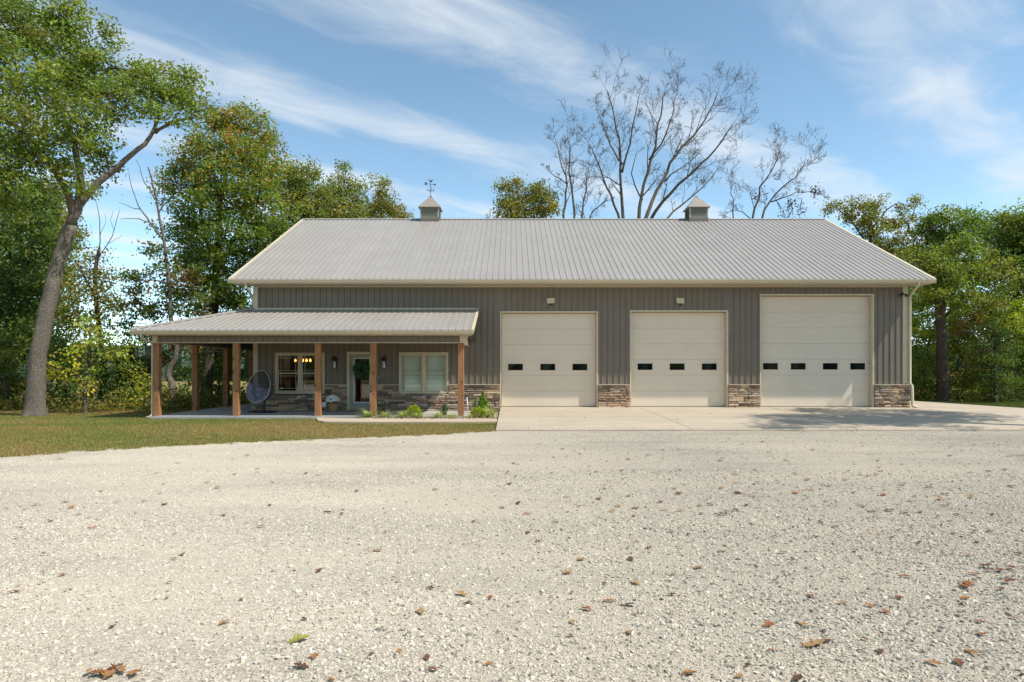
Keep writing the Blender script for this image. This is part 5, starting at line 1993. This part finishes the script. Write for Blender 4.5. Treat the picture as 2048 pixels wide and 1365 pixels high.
obj_mesh("grass_strip", np_mesh("grass_strip", np.stack([p0, p1, p2], 1).reshape(-1, 3), np.arange(3 * n).reshape(-1, 3), M_BLADE, np.repeat(c, 3, axis=0)), None, kind="stuff", label="fresh green grass strip beside the concrete at right", category="grass")

# ------------------------------------------------------------------ loose stones (geometry nodes)
def stone_scatter(name, P, S, RZ, SH, m, flat, label):
    me = bpy.data.meshes.new(name)
    me.vertices.add(len(P))
    me.vertices.foreach_set("co", np.ascontiguousarray(P, np.float32).ravel())
    a = me.attributes.new("scl", 'FLOAT_VECTOR', 'POINT')
    a.data.foreach_set("vector", np.ascontiguousarray(S, np.float32).ravel())
    a = me.attributes.new("rot", 'FLOAT_VECTOR', 'POINT')
    a.data.foreach_set("vector", np.ascontiguousarray(RZ, np.float32).ravel())
    a = me.attributes.new("shade", 'FLOAT', 'POINT')
    a.data.foreach_set("value", np.ascontiguousarray(SH, np.float32).ravel())
    me.materials.append(m)
    o = bpy.data.objects.new(name, me)
    COL.objects.link(o)
    o["kind"] = "stuff"
    o["label"] = label
    ng = bpy.data.node_groups.new(name, 'GeometryNodeTree')
    ng.interface.new_socket("Geometry", in_out='INPUT', socket_type='NodeSocketGeometry')
    ng.interface.new_socket("Geometry", in_out='OUTPUT', socket_type='NodeSocketGeometry')
    N_ = ng.nodes
    gi, go = N_.new("NodeGroupInput"), N_.new("NodeGroupOutput")
    join = N_.new("GeometryNodeJoinGeometry")
    for k in range(6):
        ico = N_.new("GeometryNodeMeshIcoSphere")
        ico.inputs["Radius"].default_value = 0.5
        ico.inputs["Subdivisions"].default_value = 1
        sp = N_.new("GeometryNodeSetPosition")
        nz = N_.new("ShaderNodeTexWhiteNoise")
        nz.noise_dimensions = '4D'
        nz.inputs["W"].default_value = 3.1 + k
        pos = N_.new("GeometryNodeInputPosition")
        ng.links.new(pos.outputs[0], nz.inputs["Vector"])
        sub = N_.new("ShaderNodeVectorMath")
        sub.operation = 'SUBTRACT'
        sub.inputs[1].default_value = (.5, .5, .5)
        ng.links.new(nz.outputs["Color"], sub.inputs[0])
        sc_ = N_.new("ShaderNodeVectorMath")
        sc_.operation = 'SCALE'
        sc_.inputs["Scale"].default_value = 0.42
        ng.links.new(sub.outputs[0], sc_.inputs[0])
        ng.links.new(ico.outputs[0], sp.inputs["Geometry"])
        ng.links.new(sc_.outputs[0], sp.inputs["Offset"])
        sm = N_.new("GeometryNodeSetMaterial")
        sm.inputs["Material"].default_value = m
        ng.links.new(sp.outputs[0], sm.inputs[0])
        g2 = N_.new("GeometryNodeGeometryToInstance")
        ng.links.new(sm.outputs[0], g2.inputs[0])
        ng.links.new(g2.outputs[0], join.inputs[0])
    m2p = N_.new("GeometryNodeMeshToPoints")
    ng.links.new(gi.outputs[0], m2p.inputs[0])
    iop = N_.new("GeometryNodeInstanceOnPoints")
    iop.inputs["Pick Instance"].default_value = True

    def named(nm, dt):
        nd = N_.new("GeometryNodeInputNamedAttribute")
        nd.data_type = dt
        nd.inputs["Name"].default_value = nm
        return nd.outputs[0]
    ng.links.new(m2p.outputs[0], iop.inputs["Points"])
    ng.links.new(join.outputs[0], iop.inputs["Instance"])
    e2r = N_.new("FunctionNodeEulerToRotation")
    ng.links.new(named("rot", 'FLOAT_VECTOR'), e2r.inputs[0])
    ng.links.new(e2r.outputs[0], iop.inputs["Rotation"])
    ng.links.new(named("scl", 'FLOAT_VECTOR'), iop.inputs["Scale"])
    ng.links.new(iop.outputs[0], go.inputs[0])
    md = o.modifiers.new("scatter", 'NODES')
    md.node_group = ng
    return o


r_ = np.random.default_rng(21)
bands = [(2.3, 5.0, 3900), (5.0, 7.5, 2600), (7.5, 11.0, 1100), (11.0, 18.1, 260)]
PP, SS = [], []
for y0_, y1_, dn in bands:
    area = .82 * (y1_ ** 2 - y0_ ** 2)
    n = int(area * dn)
    Y_ = np.sqrt(r_.uniform(y0_ ** 2, y1_ ** 2, n))
    X_ = r_.uniform(-1, 1, n) * Y_ * .82
    # looser stones to the right and centre, packed fines in the wheel tracks at left
    loose = .60 + .38 * np.tanh((X_ + .5) / 1.6) * .6 + .22 * lowf(X_ * 1.3, Y_ * 2.0) + .12 * np.sin(X_ * 2.3 + Y_ * .8)
    ok = (r_.uniform(size=n) < np.clip(loose * 1.05 - .02, .28, 1)) & (Y_ < gravel_edge(X_) - .02)
    X_, Y_ = X_[ok], Y_[ok]
    n = len(X_)
    s = np.clip(r_.lognormal(math.log(.0128), .40, n), .006, .038)
    PP.append(np.stack([X_, Y_, np.full(n, Z_GRAVEL) + s * .02], 1))
    SS.append(s)
n = 5200                          # stones kicked over the edge into the grass
X_ = r_.uniform(-11, -.5, n)
Y_ = gravel_edge(X_) + np.abs(r_.normal(0, .22, n)) - .1
s = np.clip(r_.lognormal(math.log(.018), .35, n), .008, .04)
PP.append(np.stack([X_, Y_, np.full(n, Z_LAWN) + .012], 1))
SS.append(s)
n = 900                           # stones spilled onto the apron
X_ = r_.uniform(-.4, 16, n)
Y_ = 18.16 + np.abs(r_.normal(0, .22, n))
s = np.clip(r_.lognormal(math.log(.015), .35, n), .008, .03)
PP.append(np.stack([X_, Y_, apz(Y_) + s * .2], 1))
SS.append(s)
P = np.concatenate(PP)
S1 = np.concatenate(SS)
n = len(P)
S = np.stack([S1 * r_.uniform(.9, 1.6, n), S1 * r_.uniform(.8, 1.2, n), S1 * r_.uniform(.5, .9, n)], 1)
ROT = np.stack([r_.normal(0, .35, n), r_.normal(0, .35, n), r_.uniform(0, 6.28, n)], 1)
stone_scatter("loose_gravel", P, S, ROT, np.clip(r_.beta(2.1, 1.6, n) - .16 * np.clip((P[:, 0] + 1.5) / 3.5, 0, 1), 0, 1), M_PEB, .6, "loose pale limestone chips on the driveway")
print("gravel", n)
n = 5200
X_ = r_.uniform(XP(716, 22), -.45, n)
Y_ = r_.uniform(21.3, 25.8, n)
fx = np.array([p[0] for p in i_])
fy = np.array([p[1] for p in i_])
ok = (Y_ > np.interp(X_, fx, fy) + .02) & ~((X_ < -1.52) & (Y_ > 22.74))
X_, Y_ = X_[ok], Y_[ok]
n = len(X_)
s = r_.uniform(.022, .05, n)
stone_scatter("bed_pebbles", np.stack([X_, Y_, -.055 + s * .25], 1), np.stack([s * 1.2, s, s * .7], 1), np.stack([r_.normal(0, .3, n), r_.normal(0, .3, n), r_.uniform(0, 6.28, n)], 1), r_.uniform(0, 1, n), M_BEDPEB, .6, "tan river pebbles in the planting bed")

# ------------------------------------------------------------------ plants in the bed
def liriope(x, y, lab, sc=1.0, seed=0):
    p = gp(x, y, -.05)
    rr_ = np.random.default_rng(200 + seed)
    root = empty("variegated_grass_clump", p, label=lab, category="ornamental grass", group="variegated grass clumps in the bed")
    vs_, fs_, cs_ = [], [], []
    sc *= 1.25
    for i in range(170):
        a = rr_.uniform(0, 6.28)
        L = rr_.uniform(.22, .44) * sc
        el = rr_.uniform(.5, 1.35)
        wd = rr_.uniform(.005, .009) * sc
        d = np.array([math.cos(a), math.sin(a), 0])
        sd_ = np.array([-math.sin(a), math.cos(a), 0]) * wd
        st = d * rr_.uniform(0, .05) * sc
        seg = 4
        b_ = len(vs_)
        cc_ = [(0.62, 0.60, 0.30), (0.36, 0.42, 0.13), (0.50, 0.52, 0.22), (0.24, 0.32, 0.09)][rr_.integers(0, 4)]
        q = st.copy()
        for k in range(seg + 1):
            t = k / seg
            w2 = sd_ * (1 - t * .85)
            vs_ += [q - w2, q + w2]
            cs_ += [cc_, cc_]
            e2 = el - 1.7 * t
            q = q + (d * math.cos(e2) + np.array([0, 0, 1]) * math.sin(e2)) * (L / seg)
            q[2] = max(q[2], .01)
        for k in range(seg):
            fs_.append((b_ + 2 * k, b_ + 2 * k + 1, b_ + 2 * k + 3, b_ + 2 * k + 2))
    obj_mesh("blades", np_mesh("blades", np.array(vs_), np.array(fs_), M_BLADE, np.array(cs_)), None, root)
    return root


for i, (x, y, lab, s) in enumerate((
        (737, 836, "variegated grass clump in front of the fourth front post", 1.15),
        (772, 836, "variegated grass clump right of the first blue-green juniper", .95),
        (808, 836.5, "variegated grass clump left of the yellow-green globe shrub", 1.1),
        (838, 837, "variegated grass clump in front of the yellow-green globe shrub", .9),
        (876, 837, "variegated grass clump left of the second blue-green juniper", .95),
        (905, 837, "variegated grass clump just left of the rightmost porch post", .8),
        (943, 837, "variegated grass clump right of the rightmost porch post", .8),
        (978, 836, "large variegated grass clump nearest the concrete apron", 1.35))):
    liriope(x, y, lab, s, i)


def conifer(x, y, lab, h, w_, pal, seed, name, shape="cone", leaf=.05, n=1500, cat="shrub", grp="evergreens in the bed"):
    p = gp(x, y, -.05)
    rr_ = np.random.default_rng(300 + seed)
    root = empty(name, p, label=lab, category=cat, group=grp)
    st = MB()
    st.tube([(0, 0, -.02), (0, 0, h * .5), (0, 0, h * .85)], [.02, .012, .004], 6)
    if shape == "ball":
        d = rand_unit(n, rr_)
        rad = rr_.uniform(.55, 1.0, n) ** .6
        q = d * rad[:, None] * np.array([w_, w_, h * .5]) * (1 + .12 * np.sin(d[:, 0] * 9) * np.sin(d[:, 2] * 8))[:, None] + np.array([0, 0, h * .5])
        o = d
    elif shape == "cone":
        t = rr_.uniform(0, 1, n) ** 1.3
        a = rr_.uniform(0, 6.28, n)
        rr2 = w_ * np.sin(np.clip(.25 + t * .9, 0, 1.15) * np.pi * .82) * rr_.uniform(.4, 1.05, n) * (1 - t ** 3)
        q = np.stack([rr2 * np.cos(a), rr2 * np.sin(a), t * h + .03], 1)
        o = np.stack([np.cos(a), np.sin(a), np.full(n, .6)], 1)
    else:          # spiky upright sprays
        k = 16
        aa = rr_.uniform(0, 6.28, k)
        lean = rr_.uniform(.0, .55, k)
        hh_ = h * rr_.uniform(.45, 1.0, k)
        hh_[0] = h
        lean[0] = .05
        j = rr_.integers(0, k, n)
        t = rr_.uniform(0, 1, n)
        rad = (w_ * .95 * lean[j] * t * 1.6) + rr_.normal(0, .022, n) * (1.2 - t)
        q = np.stack([rad * np.cos(aa[j]) + rr_.normal(0, .02, n), rad * np.sin(aa[j]) + rr_.normal(0, .02, n), t * hh_[j]], 1)
        o = np.tile([0, 0, 1.0], (n, 1))
        for i in range(k):
            r3 = w_ * .95 * lean[i] * 1.6
            st.tube([(0, 0, .0), (r3 * .5 * math.cos(aa[i]), r3 * .5 * math.sin(aa[i]), hh_[i] * .5), (r3 * math.cos(aa[i]), r3 * math.sin(aa[i]), hh_[i])], [.008, .006, .003], 4)
    st.build("stem", M_BARKD, parent=root)
    c = np.array(pal)[rr_.integers(0, len(pal), n)] * rr_.uniform(.7, 1.3, (n, 1))
    obj_mesh("foliage", leaf_mesh("foliage", q, leaf * rr_.uniform(.6, 1.4, n), c, rr_, .3, o, .35), None, root)
    return root


BLUEG = [(0.17, 0.26, 0.13), (0.22, 0.31, 0.17), (0.13, 0.21, 0.10), (0.27, 0.35, 0.20)]
CHART = [(0.34, 0.40, 0.016), (0.42, 0.45, 0.022), (0.24, 0.33, 0.016), (0.46, 0.47, 0.03)]
BRIGHT = [(0.16, 0.32, 0.025), (0.21, 0.38, 0.03), (0.11, 0.24, 0.02), (0.28, 0.42, 0.035)]
conifer(763, 834, "blue-green upright juniper beside the fourth front post", .54, .26, BLUEG, 1, "juniper", "spray")
conifer(828, 835.5, "yellow-green globe shrub in front of the blinds window", .42, .24, CHART, 2, "globe_shrub", "ball", n=1700)
conifer(889, 834.5, "loose blue-green juniper left of the rightmost porch post", .46, .28, BLUEG, 3, "juniper", "spray", n=1200)
conifer(966, 828.5, "tall bright green cone evergreen against the stone wall", .78, .22, BRIGHT, 4, "cone_evergreen", "cone", leaf=.065, n=2200)
conifer(951, 829, "pale blue-green sprig shrub left of the tall cone evergreen", .72, .20, [(0.27, 0.35, 0.22), (0.33, 0.40, 0.27), (0.20, 0.28, 0.16)], 5, "juniper", "spray", n=1000)
conifer(956, 836, "yellow-green globe shrub in front of the tall cone evergreen", .36, .26, CHART, 6, "globe_shrub", "ball", n=1700)

root = empty("standing_pipe", (XP(935, 25.3), 25.3, -.06), label="thin white plastic pipe standing by the stone wall beside the rightmost post", category="pipe")
MB().tube([(.03, 0, -.05), (.0, 0, .35), (-.03, 0, .62)], .02, 10).build("pipe", M_PVC, parent=root, smooth=True)
MB().lathe([(.027, 0), (.027, .05), (.02, .055)], (-.03, 0, .60), 10).build("cap", M_DARK, parent=root)

# ------------------------------------------------------------------ on the porch
# egg chair
ec = PX(517.5, 773.5, 24.75)
root = empty("egg_chair", (XP(525, 24.95), 24.95, 0.001), label="grey wicker egg chair with tufted cushion on a round base", category="chair")
c0 = ec - Vector(root.location)
ax_n = Vector((-0.30, -0.93, 0.22)).normalized()          # way the opening looks
ax_u = (Vector((0.10, 0, 1)) - ax_n * Vector((0.10, 0, 1)).dot(ax_n)).normalized()
ax_r = ax_u.cross(ax_n).normalized() * -1


def egg_r(a):
    """rim outline radius at angle a (0 = right, pi/2 = up): egg with the narrower end up"""
    return (.50 * math.cos(a) * (1 - .13 * math.sin(a)), .60 * math.sin(a))


def egg_pt(a, t):
    """t=0 rim, t=1 back of the bowl"""
    u, v_ = egg_r(a)
    s = math.cos(t * math.pi / 2)
    d = math.sin(t * math.pi / 2) * .52
    return c0 + ax_r * (u * s) + ax_u * (v_ * s) - ax_n * d


rim = [egg_pt(2 * math.pi * i / 48, 0) for i in range(49)]
MB().tube(rim, .016, 8, cap=False).build("rim", M_RING, parent=root, smooth=True)
m = MB()
for j in range(40):
    a = 2 * math.pi * j / 40
    m.tube([egg_pt(a, t / 8 * .97) for t in range(9)], .009, 4, cap=False)
for i in range(1, 15):
    t = i / 15 * .97
    m.tube([egg_pt(2 * math.pi * j / 32, t) for j in range(33)], .009, 4, cap=False)
for j in range(36):
    a = 2 * math.pi * j / 36
    m.tube([egg_pt(a + t * .16, t / 6 * .9) for t in range(7)], .007, 3, cap=False)
    m.tube([egg_pt(a - t * .16, t / 6 * .9) for t in range(7)], .007, 3, cap=False)
m.build("wicker_basket", M_RATTAN, parent=root, smooth=True)
# cushion: follows the lower bowl, puffed and tufted
m = MB()
na, nt = 30, 12
for side in (0, 1):
    for i in range(nt + 1):
        t = .04 + .92 * i / nt
        for j in range(na + 1):
            a = math.pi + math.pi * (j / na) * 1.0 + 0.0
            a = R(168) + R(204) * j / na
            p = egg_pt(a, t)
            inner = (c0 + ax_n * .12 + ax_u * -.02 - p).normalized()
            if side == 0:
                puff = .045 + .085 * abs(math.sin(t * 7.5)) ** .6 * abs(math.sin(j / na * math.pi * 3.5 + i * .05)) ** .6
                edge_ = min(i, nt - i, j, na - j)
                puff *= min(1, edge_ / 2.0)
                p = p + inner * (.012 + puff)
            else:
                p = p + inner * .010
            m.v.append(tuple(p))
w1 = na + 1
for side in (0, 1):
    o0 = side * (nt + 1) * w1
    for i in range(nt):
        for j in range(na):
            q = (o0 + i * w1 + j, o0 + i * w1 + j + 1, o0 + (i + 1) * w1 + j + 1, o0 + (i + 1) * w1 + j)
            m.f.append(q if side == 0 else q[::-1])
m.build("cushion", M_CUSH, parent=root, smooth=True)
back = egg_pt(R(270), .62)
MB().tube([(0.04, .05, .03), (0.04, .05, .20), back + Vector((0.02, 0, -.02))], [.03, .03, .024], 10).build("stand_post", M_DARK, parent=root, smooth=True)
MB().lathe([(.50, 0), (.51, .008), (.50, .022), (.47, .028), (.0, .03)], (0, 0, 0), 40).build("base_plate", M_DARK, parent=root)
MB().tube([(.49 * math.cos(i * math.pi / 20), .49 * math.sin(i * math.pi / 20), .03) for i in range(41)], .016, 6, cap=False).build("base_ring", M_DARK, parent=root, smooth=True)

# potted mums
root = empty("flower_pot", (XP(667, 25.45), 25.45, 0.001), label="wooden barrel planter of white chrysanthemums left of the front door", category="potted plant")
MB().lathe([(.135, 0), (.15, .03), (.165, .16), (.160, .30), (.15, .31), (.14, .29), (.0, .28)], (0, 0, 0), 24).build("pot", M_BARREL, parent=root, smooth=True)
for z in (.05, .25):
    MB().tube([(.160 * math.cos(i * math.pi / 16), .160 * math.sin(i * math.pi / 16), z) for i in range(33)], .006, 5, cap=False).build("hoop", M_STEP, parent=root)
rr_ = np.random.default_rng(55)
n = 900
d = rand_unit(n, rr_)
d[:, 2] = np.abs(d[:, 2]) * 1.1 - .25
q = d * rr_.uniform(.5, 1, (n, 1)) ** .5 * np.array([.24, .22, .20]) + np.array([-.02, 0, .40])
obj_mesh("foliage", leaf_mesh("foliage", q, rr_.uniform(.03, .07, n), np.array(DARKG)[rr_.integers(0, 4, n)], rr_, .3, d), None, root)
m = MB()
for i in range(130):
    dd = rand_unit(1, rr_)[0]
    dd[2] = abs(dd[2]) * 1.1 - .2
    if dd[1] > 0:
        dd[1] *= -1
    c_ = Vector(dd * np.array([.255, .235, .215]) + np.array([-.02, 0, .41]))
    nn = Vector(dd).normalized()
    a_ = nn.orthogonal().normalized()
    b_ = nn.cross(a_)
    s = rr_.uniform(.030, .046)
    ring = [c_ + (a_ * math.cos(t * math.pi / 4) + b_ * math.sin(t * math.pi / 4)) * s * (1 if t % 2 else .72) for t in range(8)]
    m.add(ring + [c_ + nn * s * .55], [(k, (k + 1) % 8, 8) for k in range(8)])
m.build("flowers", simple("white_petals", (0.80, 0.80, 0.74), .8, .2), parent=root, kind="stuff")

root = empty("stool", (XP(646.5, 25.5), 25.5, 0.001), label="small white stool with wooden legs behind the middle front post", category="stool")
MB().box(-.10, .12, -.10, .10, .17, .34).build("body", M_WHITE, parent=root, bevel=.012)
for sx in (-.08, .095):
    for sy in (-.08, .08):
        MB().tube([(sx * 1.1, sy * 1.1, 0), (sx, sy, .175)], .013, 8).build("leg", M_BARREL, parent=root)
MB().box(-.09, .11, -.085, .085, .341, .352).build("lid", M_WHITE, parent=root)

root = empty("door_mat", (WX(723), 25.62, .001), label="coir door mat in front of the front door", category="mat")
MB().box(-.42, .42, -.22, .22, 0, .018).build("mat_pile", M_MAT, parent=root, bevel=.006)
MB().box(-.45, .45, -.25, .25, 0, .008).build("mat_border", simple("mat_border", (.03, .028, .025), .9, .1), parent=root)

# wreath on the door glass
wc = PX(724.6, 740.5, 25.93)
root = empty("wreath", wc, label="round green leafy wreath hanging on the front door glass", category="wreath")
rr_ = np.random.default_rng(66)
n = 2600
a = rr_.uniform(0, 6.28, n)
b_ = rr_.uniform(0, 6.28, n)
Rm = .225 + .02 * np.sin(a * 5)
rt = rr_.uniform(.2, 1, n) ** .5 * .125
q = np.stack([(Rm + rt * np.cos(b_)) * np.cos(a), -.05 - rt * .75 * np.sin(b_), (Rm + rt * np.cos(b_)) * np.sin(a)], 1)
q[:, 1] = np.minimum(q[:, 1], -.005)
c = np.array([(0.08, 0.20, 0.08), (0.12, 0.26, 0.10), (0.05, 0.14, 0.055), (0.20, 0.34, 0.17)])[rr_.integers(0, 4, n)] * rr_.uniform(.7, 1.3, (n, 1))
obj_mesh("leaves", leaf_mesh("leaves", q, rr_.uniform(.035, .075, n), c, rr_, 0, np.tile([0, -.8, 0], (n, 1))), None, root)
MB().tube([(.225 * math.cos(i * math.pi / 16), -.03, .225 * math.sin(i * math.pi / 16)) for i in range(33)], .02, 6, cap=False).build("hoop", M_BARKD, parent=root)

# ------------------------------------------------------------------ fallen leaves
M_FALL = []
for i, c in enumerate(((0.24, 0.095, 0.034), (0.15, 0.062, 0.028), (0.29, 0.14, 0.05), (0.10, 0.05, 0.028), (0.32, 0.19, 0.08))):
    M_FALL.append(simple("dry_leaf_%s" % "abcde"[i], c, .75, .25, var=.35, vscale=22))
M_FALLG = simple("green_leaf", (0.25, 0.235, 0.035), .6, .3, var=.4, vscale=16)


def oak_leaf_mesh(seed):
    rr_ = np.random.default_rng(400 + seed)
    # half outline of a lobed leaf, stem at x = -0.5, tip at 0.5
    half = [(-.42, .03), (-.34, .10), (-.26, .17), (-.22, .08), (-.10, .22), (-.03, .30), (-.01, .10), (.10, .22), (.20, .27), (.20, .09), (.32, .14), (.38, .05)]
    half = [(x + rr_.normal(0, .015), y * rr_.uniform(.8, 1.25)) for x, y in half]
    low = [(x + rr_.normal(0, .02), -y * rr_.uniform(.8, 1.25)) for x, y in half]
    spine = [(x, 0.0) for x, _ in half]
    k1, k2, k3 = rr_.uniform(.3, 1.3), rr_.uniform(-.5, .9), rr_.uniform(-.4, .4)

    def lift(x, y):
        return .65 * (k1 * y * y * 1.4 + k2 * x * x * .5 + k3 * x * y + .03 * math.sin(9 * x + 7 * y))
    vs_ = [(-.5, 0, lift(-.5, 0))] + [(x, y, lift(x, y)) for x, y in spine] + [(.5, 0, lift(.5, 0))] + [(x, y, lift(x, y)) for x, y in half] + [(x, y, lift(x, y)) for x, y in low]
    n = len(half)
    fs_ = []
    for s, o in ((0, n + 2), (1, 2 * n + 2)):
        for i in range(n - 1):
            q = (1 + i, 2 + i, o + i + 1, o + i)
            fs_.append(q if s == 0 else q[::-1])
        fs_.append((0, 1, o) if s == 0 else (0, o, 1))
        fs_.append((n, n + 1, o + n - 1) if s == 0 else (n, o + n - 1, n + 1))
    # stalk
    mb = MB().add(vs_, fs_)
    z = vs_[0][2]
    mb.tube([(-.5, 0, z), (-.62, .02, z), (-.72, .05, z + .02)], .010, 3)
    zmin = min(v[2] for v in mb.v)
    mb.v = [(v[0], v[1], v[2] - zmin) for v in mb.v]
    return mb.mesh("leaf")


leaf_ms = []
for s in range(7):
    for mi in range(5):
        me = oak_leaf_mesh(s)
        me.materials.append(M_FALL[mi])
        leaf_ms.append(me)
gm = oak_leaf_mesh(50)
gm.materials.append(M_FALLG)

rl = random.Random(9)
Za = Z_GRAVEL + .012


HUE = ("rust-brown", "dark chestnut", "orange-tan", "blackish brown", "pale tan")


def where(p):
    x = 1024 + p[0] * F / p[1]
    side = "left" if x < 683 else ("middle" if x < 1365 else "right")
    dep = "nearest the camera" if p[1] < 4.6 else ("halfway across the gravel" if p[1] < 8 else "far back on the gravel")
    return "%s, toward the %s" % (dep, side)


def fall(p, size, lab, me=None, group="dry leaves scattered on the gravel", flat=True):
    if lab is None:
        k = rl.randrange(len(leaf_ms))
        me = leaf_ms[k]
        lab = "%s dry oak leaf %s" % (HUE[k % 5], where(p))
    o = bpy.data.objects.new("fallen_leaf", me or rl.choice(leaf_ms))
    COL.objects.link(o)
    o.location = p
    o.rotation_euler = (rl.uniform(-.16, .16), rl.uniform(-.16, .16), rl.uniform(0, 6.28))
    o.scale = (size, size, size)
    o["label"] = lab
    o["category"] = "leaf"
    o["group"] = group
    return o


LB = None
A = [(845, 8), (35, 48), (120, 37), (210, 30), (680, 13), (795, 73), (1310, 87), (1370, 100), (1580, 30), (295, 122), (530, 102), (460, 85), (128, 158), (540, 163), (1530, 112), (1525, 157), (1025, 195), (1068, 318), (1018, 343),
     (1870, 413), (362, 438), (112, 498), (82, 537), (990, 482), (980, 570), (1412, 582), (1780, 695), (1840, 915), (1762, 973), (1312, 717), (660, 738), (1940, 1052)]
Bc = [(330, 12), (208, 77), (215, 187), (160, 295), (380, 298), (725, 124), (667, 258), (1200, 128), (1040, 192), (1098, 240), (1340, 35), (1660, 93), (1875, 184), (1980, 202), (1675, 245), (1748, 282), (1270, 425), (1640, 345),
      (1352, 347), (1490, 486), (1670, 482), (1885, 437), (470, 515), (650, 550), (820, 570), (690, 602), (410, 655), (860, 462), (1515, 590), (1635, 612), (1665, 665), (1380, 637), (1885, 552), (1300, 712), (1290, 792), (1630, 775),
      (125, 905), (288, 885), (450, 920), (480, 990), (815, 958), (1985, 1012), (1300, 540)]
Cc = [(450, 137), (180, 182), (310, 180), (680, 97), (797, 113), (865, 88), (860, 133), (940, 153), (590, 213), (828, 216), (1195, 202), (1280, 215), (940, 250), (1050, 285), (1165, 285), (1195, 347), (280, 300), (635, 308), (1390, 155),
      (1320, 172), (1690, 95), (1640, 195), (1760, 187), (1850, 182), (1570, 323), (1720, 322), (1840, 375), (1755, 432), (1990, 465), (995, 455), (1360, 447), (145, 395), (800, 560), (1315, 573), (985, 603), (1140, 618), (1235, 655),
      (1700, 573), (1685, 605), (1995, 690), (555, 730), (755, 728), (1110, 812), (900, 825), (565, 877), (1205, 885), (1740, 890), (1665, 950), (1515, 955), (85, 1012), (380, 1030), (720, 1043), (1800, 785), (1790, 712), (430, 967),
      (1610, 25), (1960, 132), (1770, 245), (1435, 247), (2010, 315)]
spots = [(x / 2.926, 1000 + y / 2.926) for x, y in A] + [(700 + x / 2.926, 1000 + y / 2.926) for x, y in Bc] + [(1348 + x / 2.926, 1000 + y / 2.926) for x, y in Cc]
for x, y in spots:
    p = gp(x, y, Za)
    fall(p, rl.uniform(.05, .115), LB)
# farther up the drive, thicker to the right
for i in range(160):
    yy = 880 + 150 * rl.random() ** .8
    xx = rl.uniform(20, 2040) if rl.random() < .5 else rl.uniform(1000, 2040)
    p = gp(xx, yy, Za)
    if p[1] > gravel_edge(p[0]) - .1:
        continue
    fall(p, rl.uniform(.08, .145), LB)
fall(gp(815 / 2.926 + 1348, 1000 + 845 / 2.926, Za), .17, "large tan oak leaf near the bottom right of the gravel", leaf_ms[4], group="dry leaves scattered on the gravel")
fall(gp(598, 1280, Za), .15, "yellow-green fallen leaf near the bottom left of the gravel", gm)
# leaf clump at the lower left and two small heaps at right
for (x, y, k, lab, grp, sp_) in ((212, 1349, 9, "dry leaf in the dense clump at the bottom left corner", "clumped leaves at the bottom left", .07), (1985, 1140, 5, "dry leaf in the small heap near the right edge", "heaped leaves at the right edge", .11), (1990, 1170, 8, "dry leaf in the long heap near the right edge", "long heap of leaves at the right edge", .16)):
    c_ = gp(x, y, Za)
    for i in range(k):
        fall((c_[0] + rl.gauss(0, sp_), c_[1] + rl.gauss(0, sp_ * .4), Za + rl.uniform(0, .015)), rl.uniform(.075, .12), lab, group=grp)
# a few on the apron and the lawn
for x, y in ((1082, 843), (1170, 836), (1355, 840), (1578, 842), (1345, 831), (1120, 833), (1420, 828)):
    Dg = 21.0
    for _ in range(6):
        Dg = (H - apz(Dg)) * F / (y - 741)
    fall(((x - 1024) * Dg / F, Dg, apz(Dg) + .006), .10, "single dry leaf lying on the tan concrete apron", group="dry leaves on the apron")
for x, y in ((362, 857), (385, 872), (345, 880), (300, 868), (905, 858), (560, 862), (480, 850), (860, 866), (240, 885), (120, 880), (430, 868), (160, 898)):
    fall(gp(x, y, Z_LAWN + .05), rl.uniform(.09, .12), "single dry leaf lying on the lawn grass", group="dry leaves on the lawn")

print("TRIS", sum(sum(len(p.vertices) - 2 for p in m.polygons) if len(m.polygons) < 5000 else len(m.loops) - 2 * len(m.polygons) for m in bpy.data.meshes))
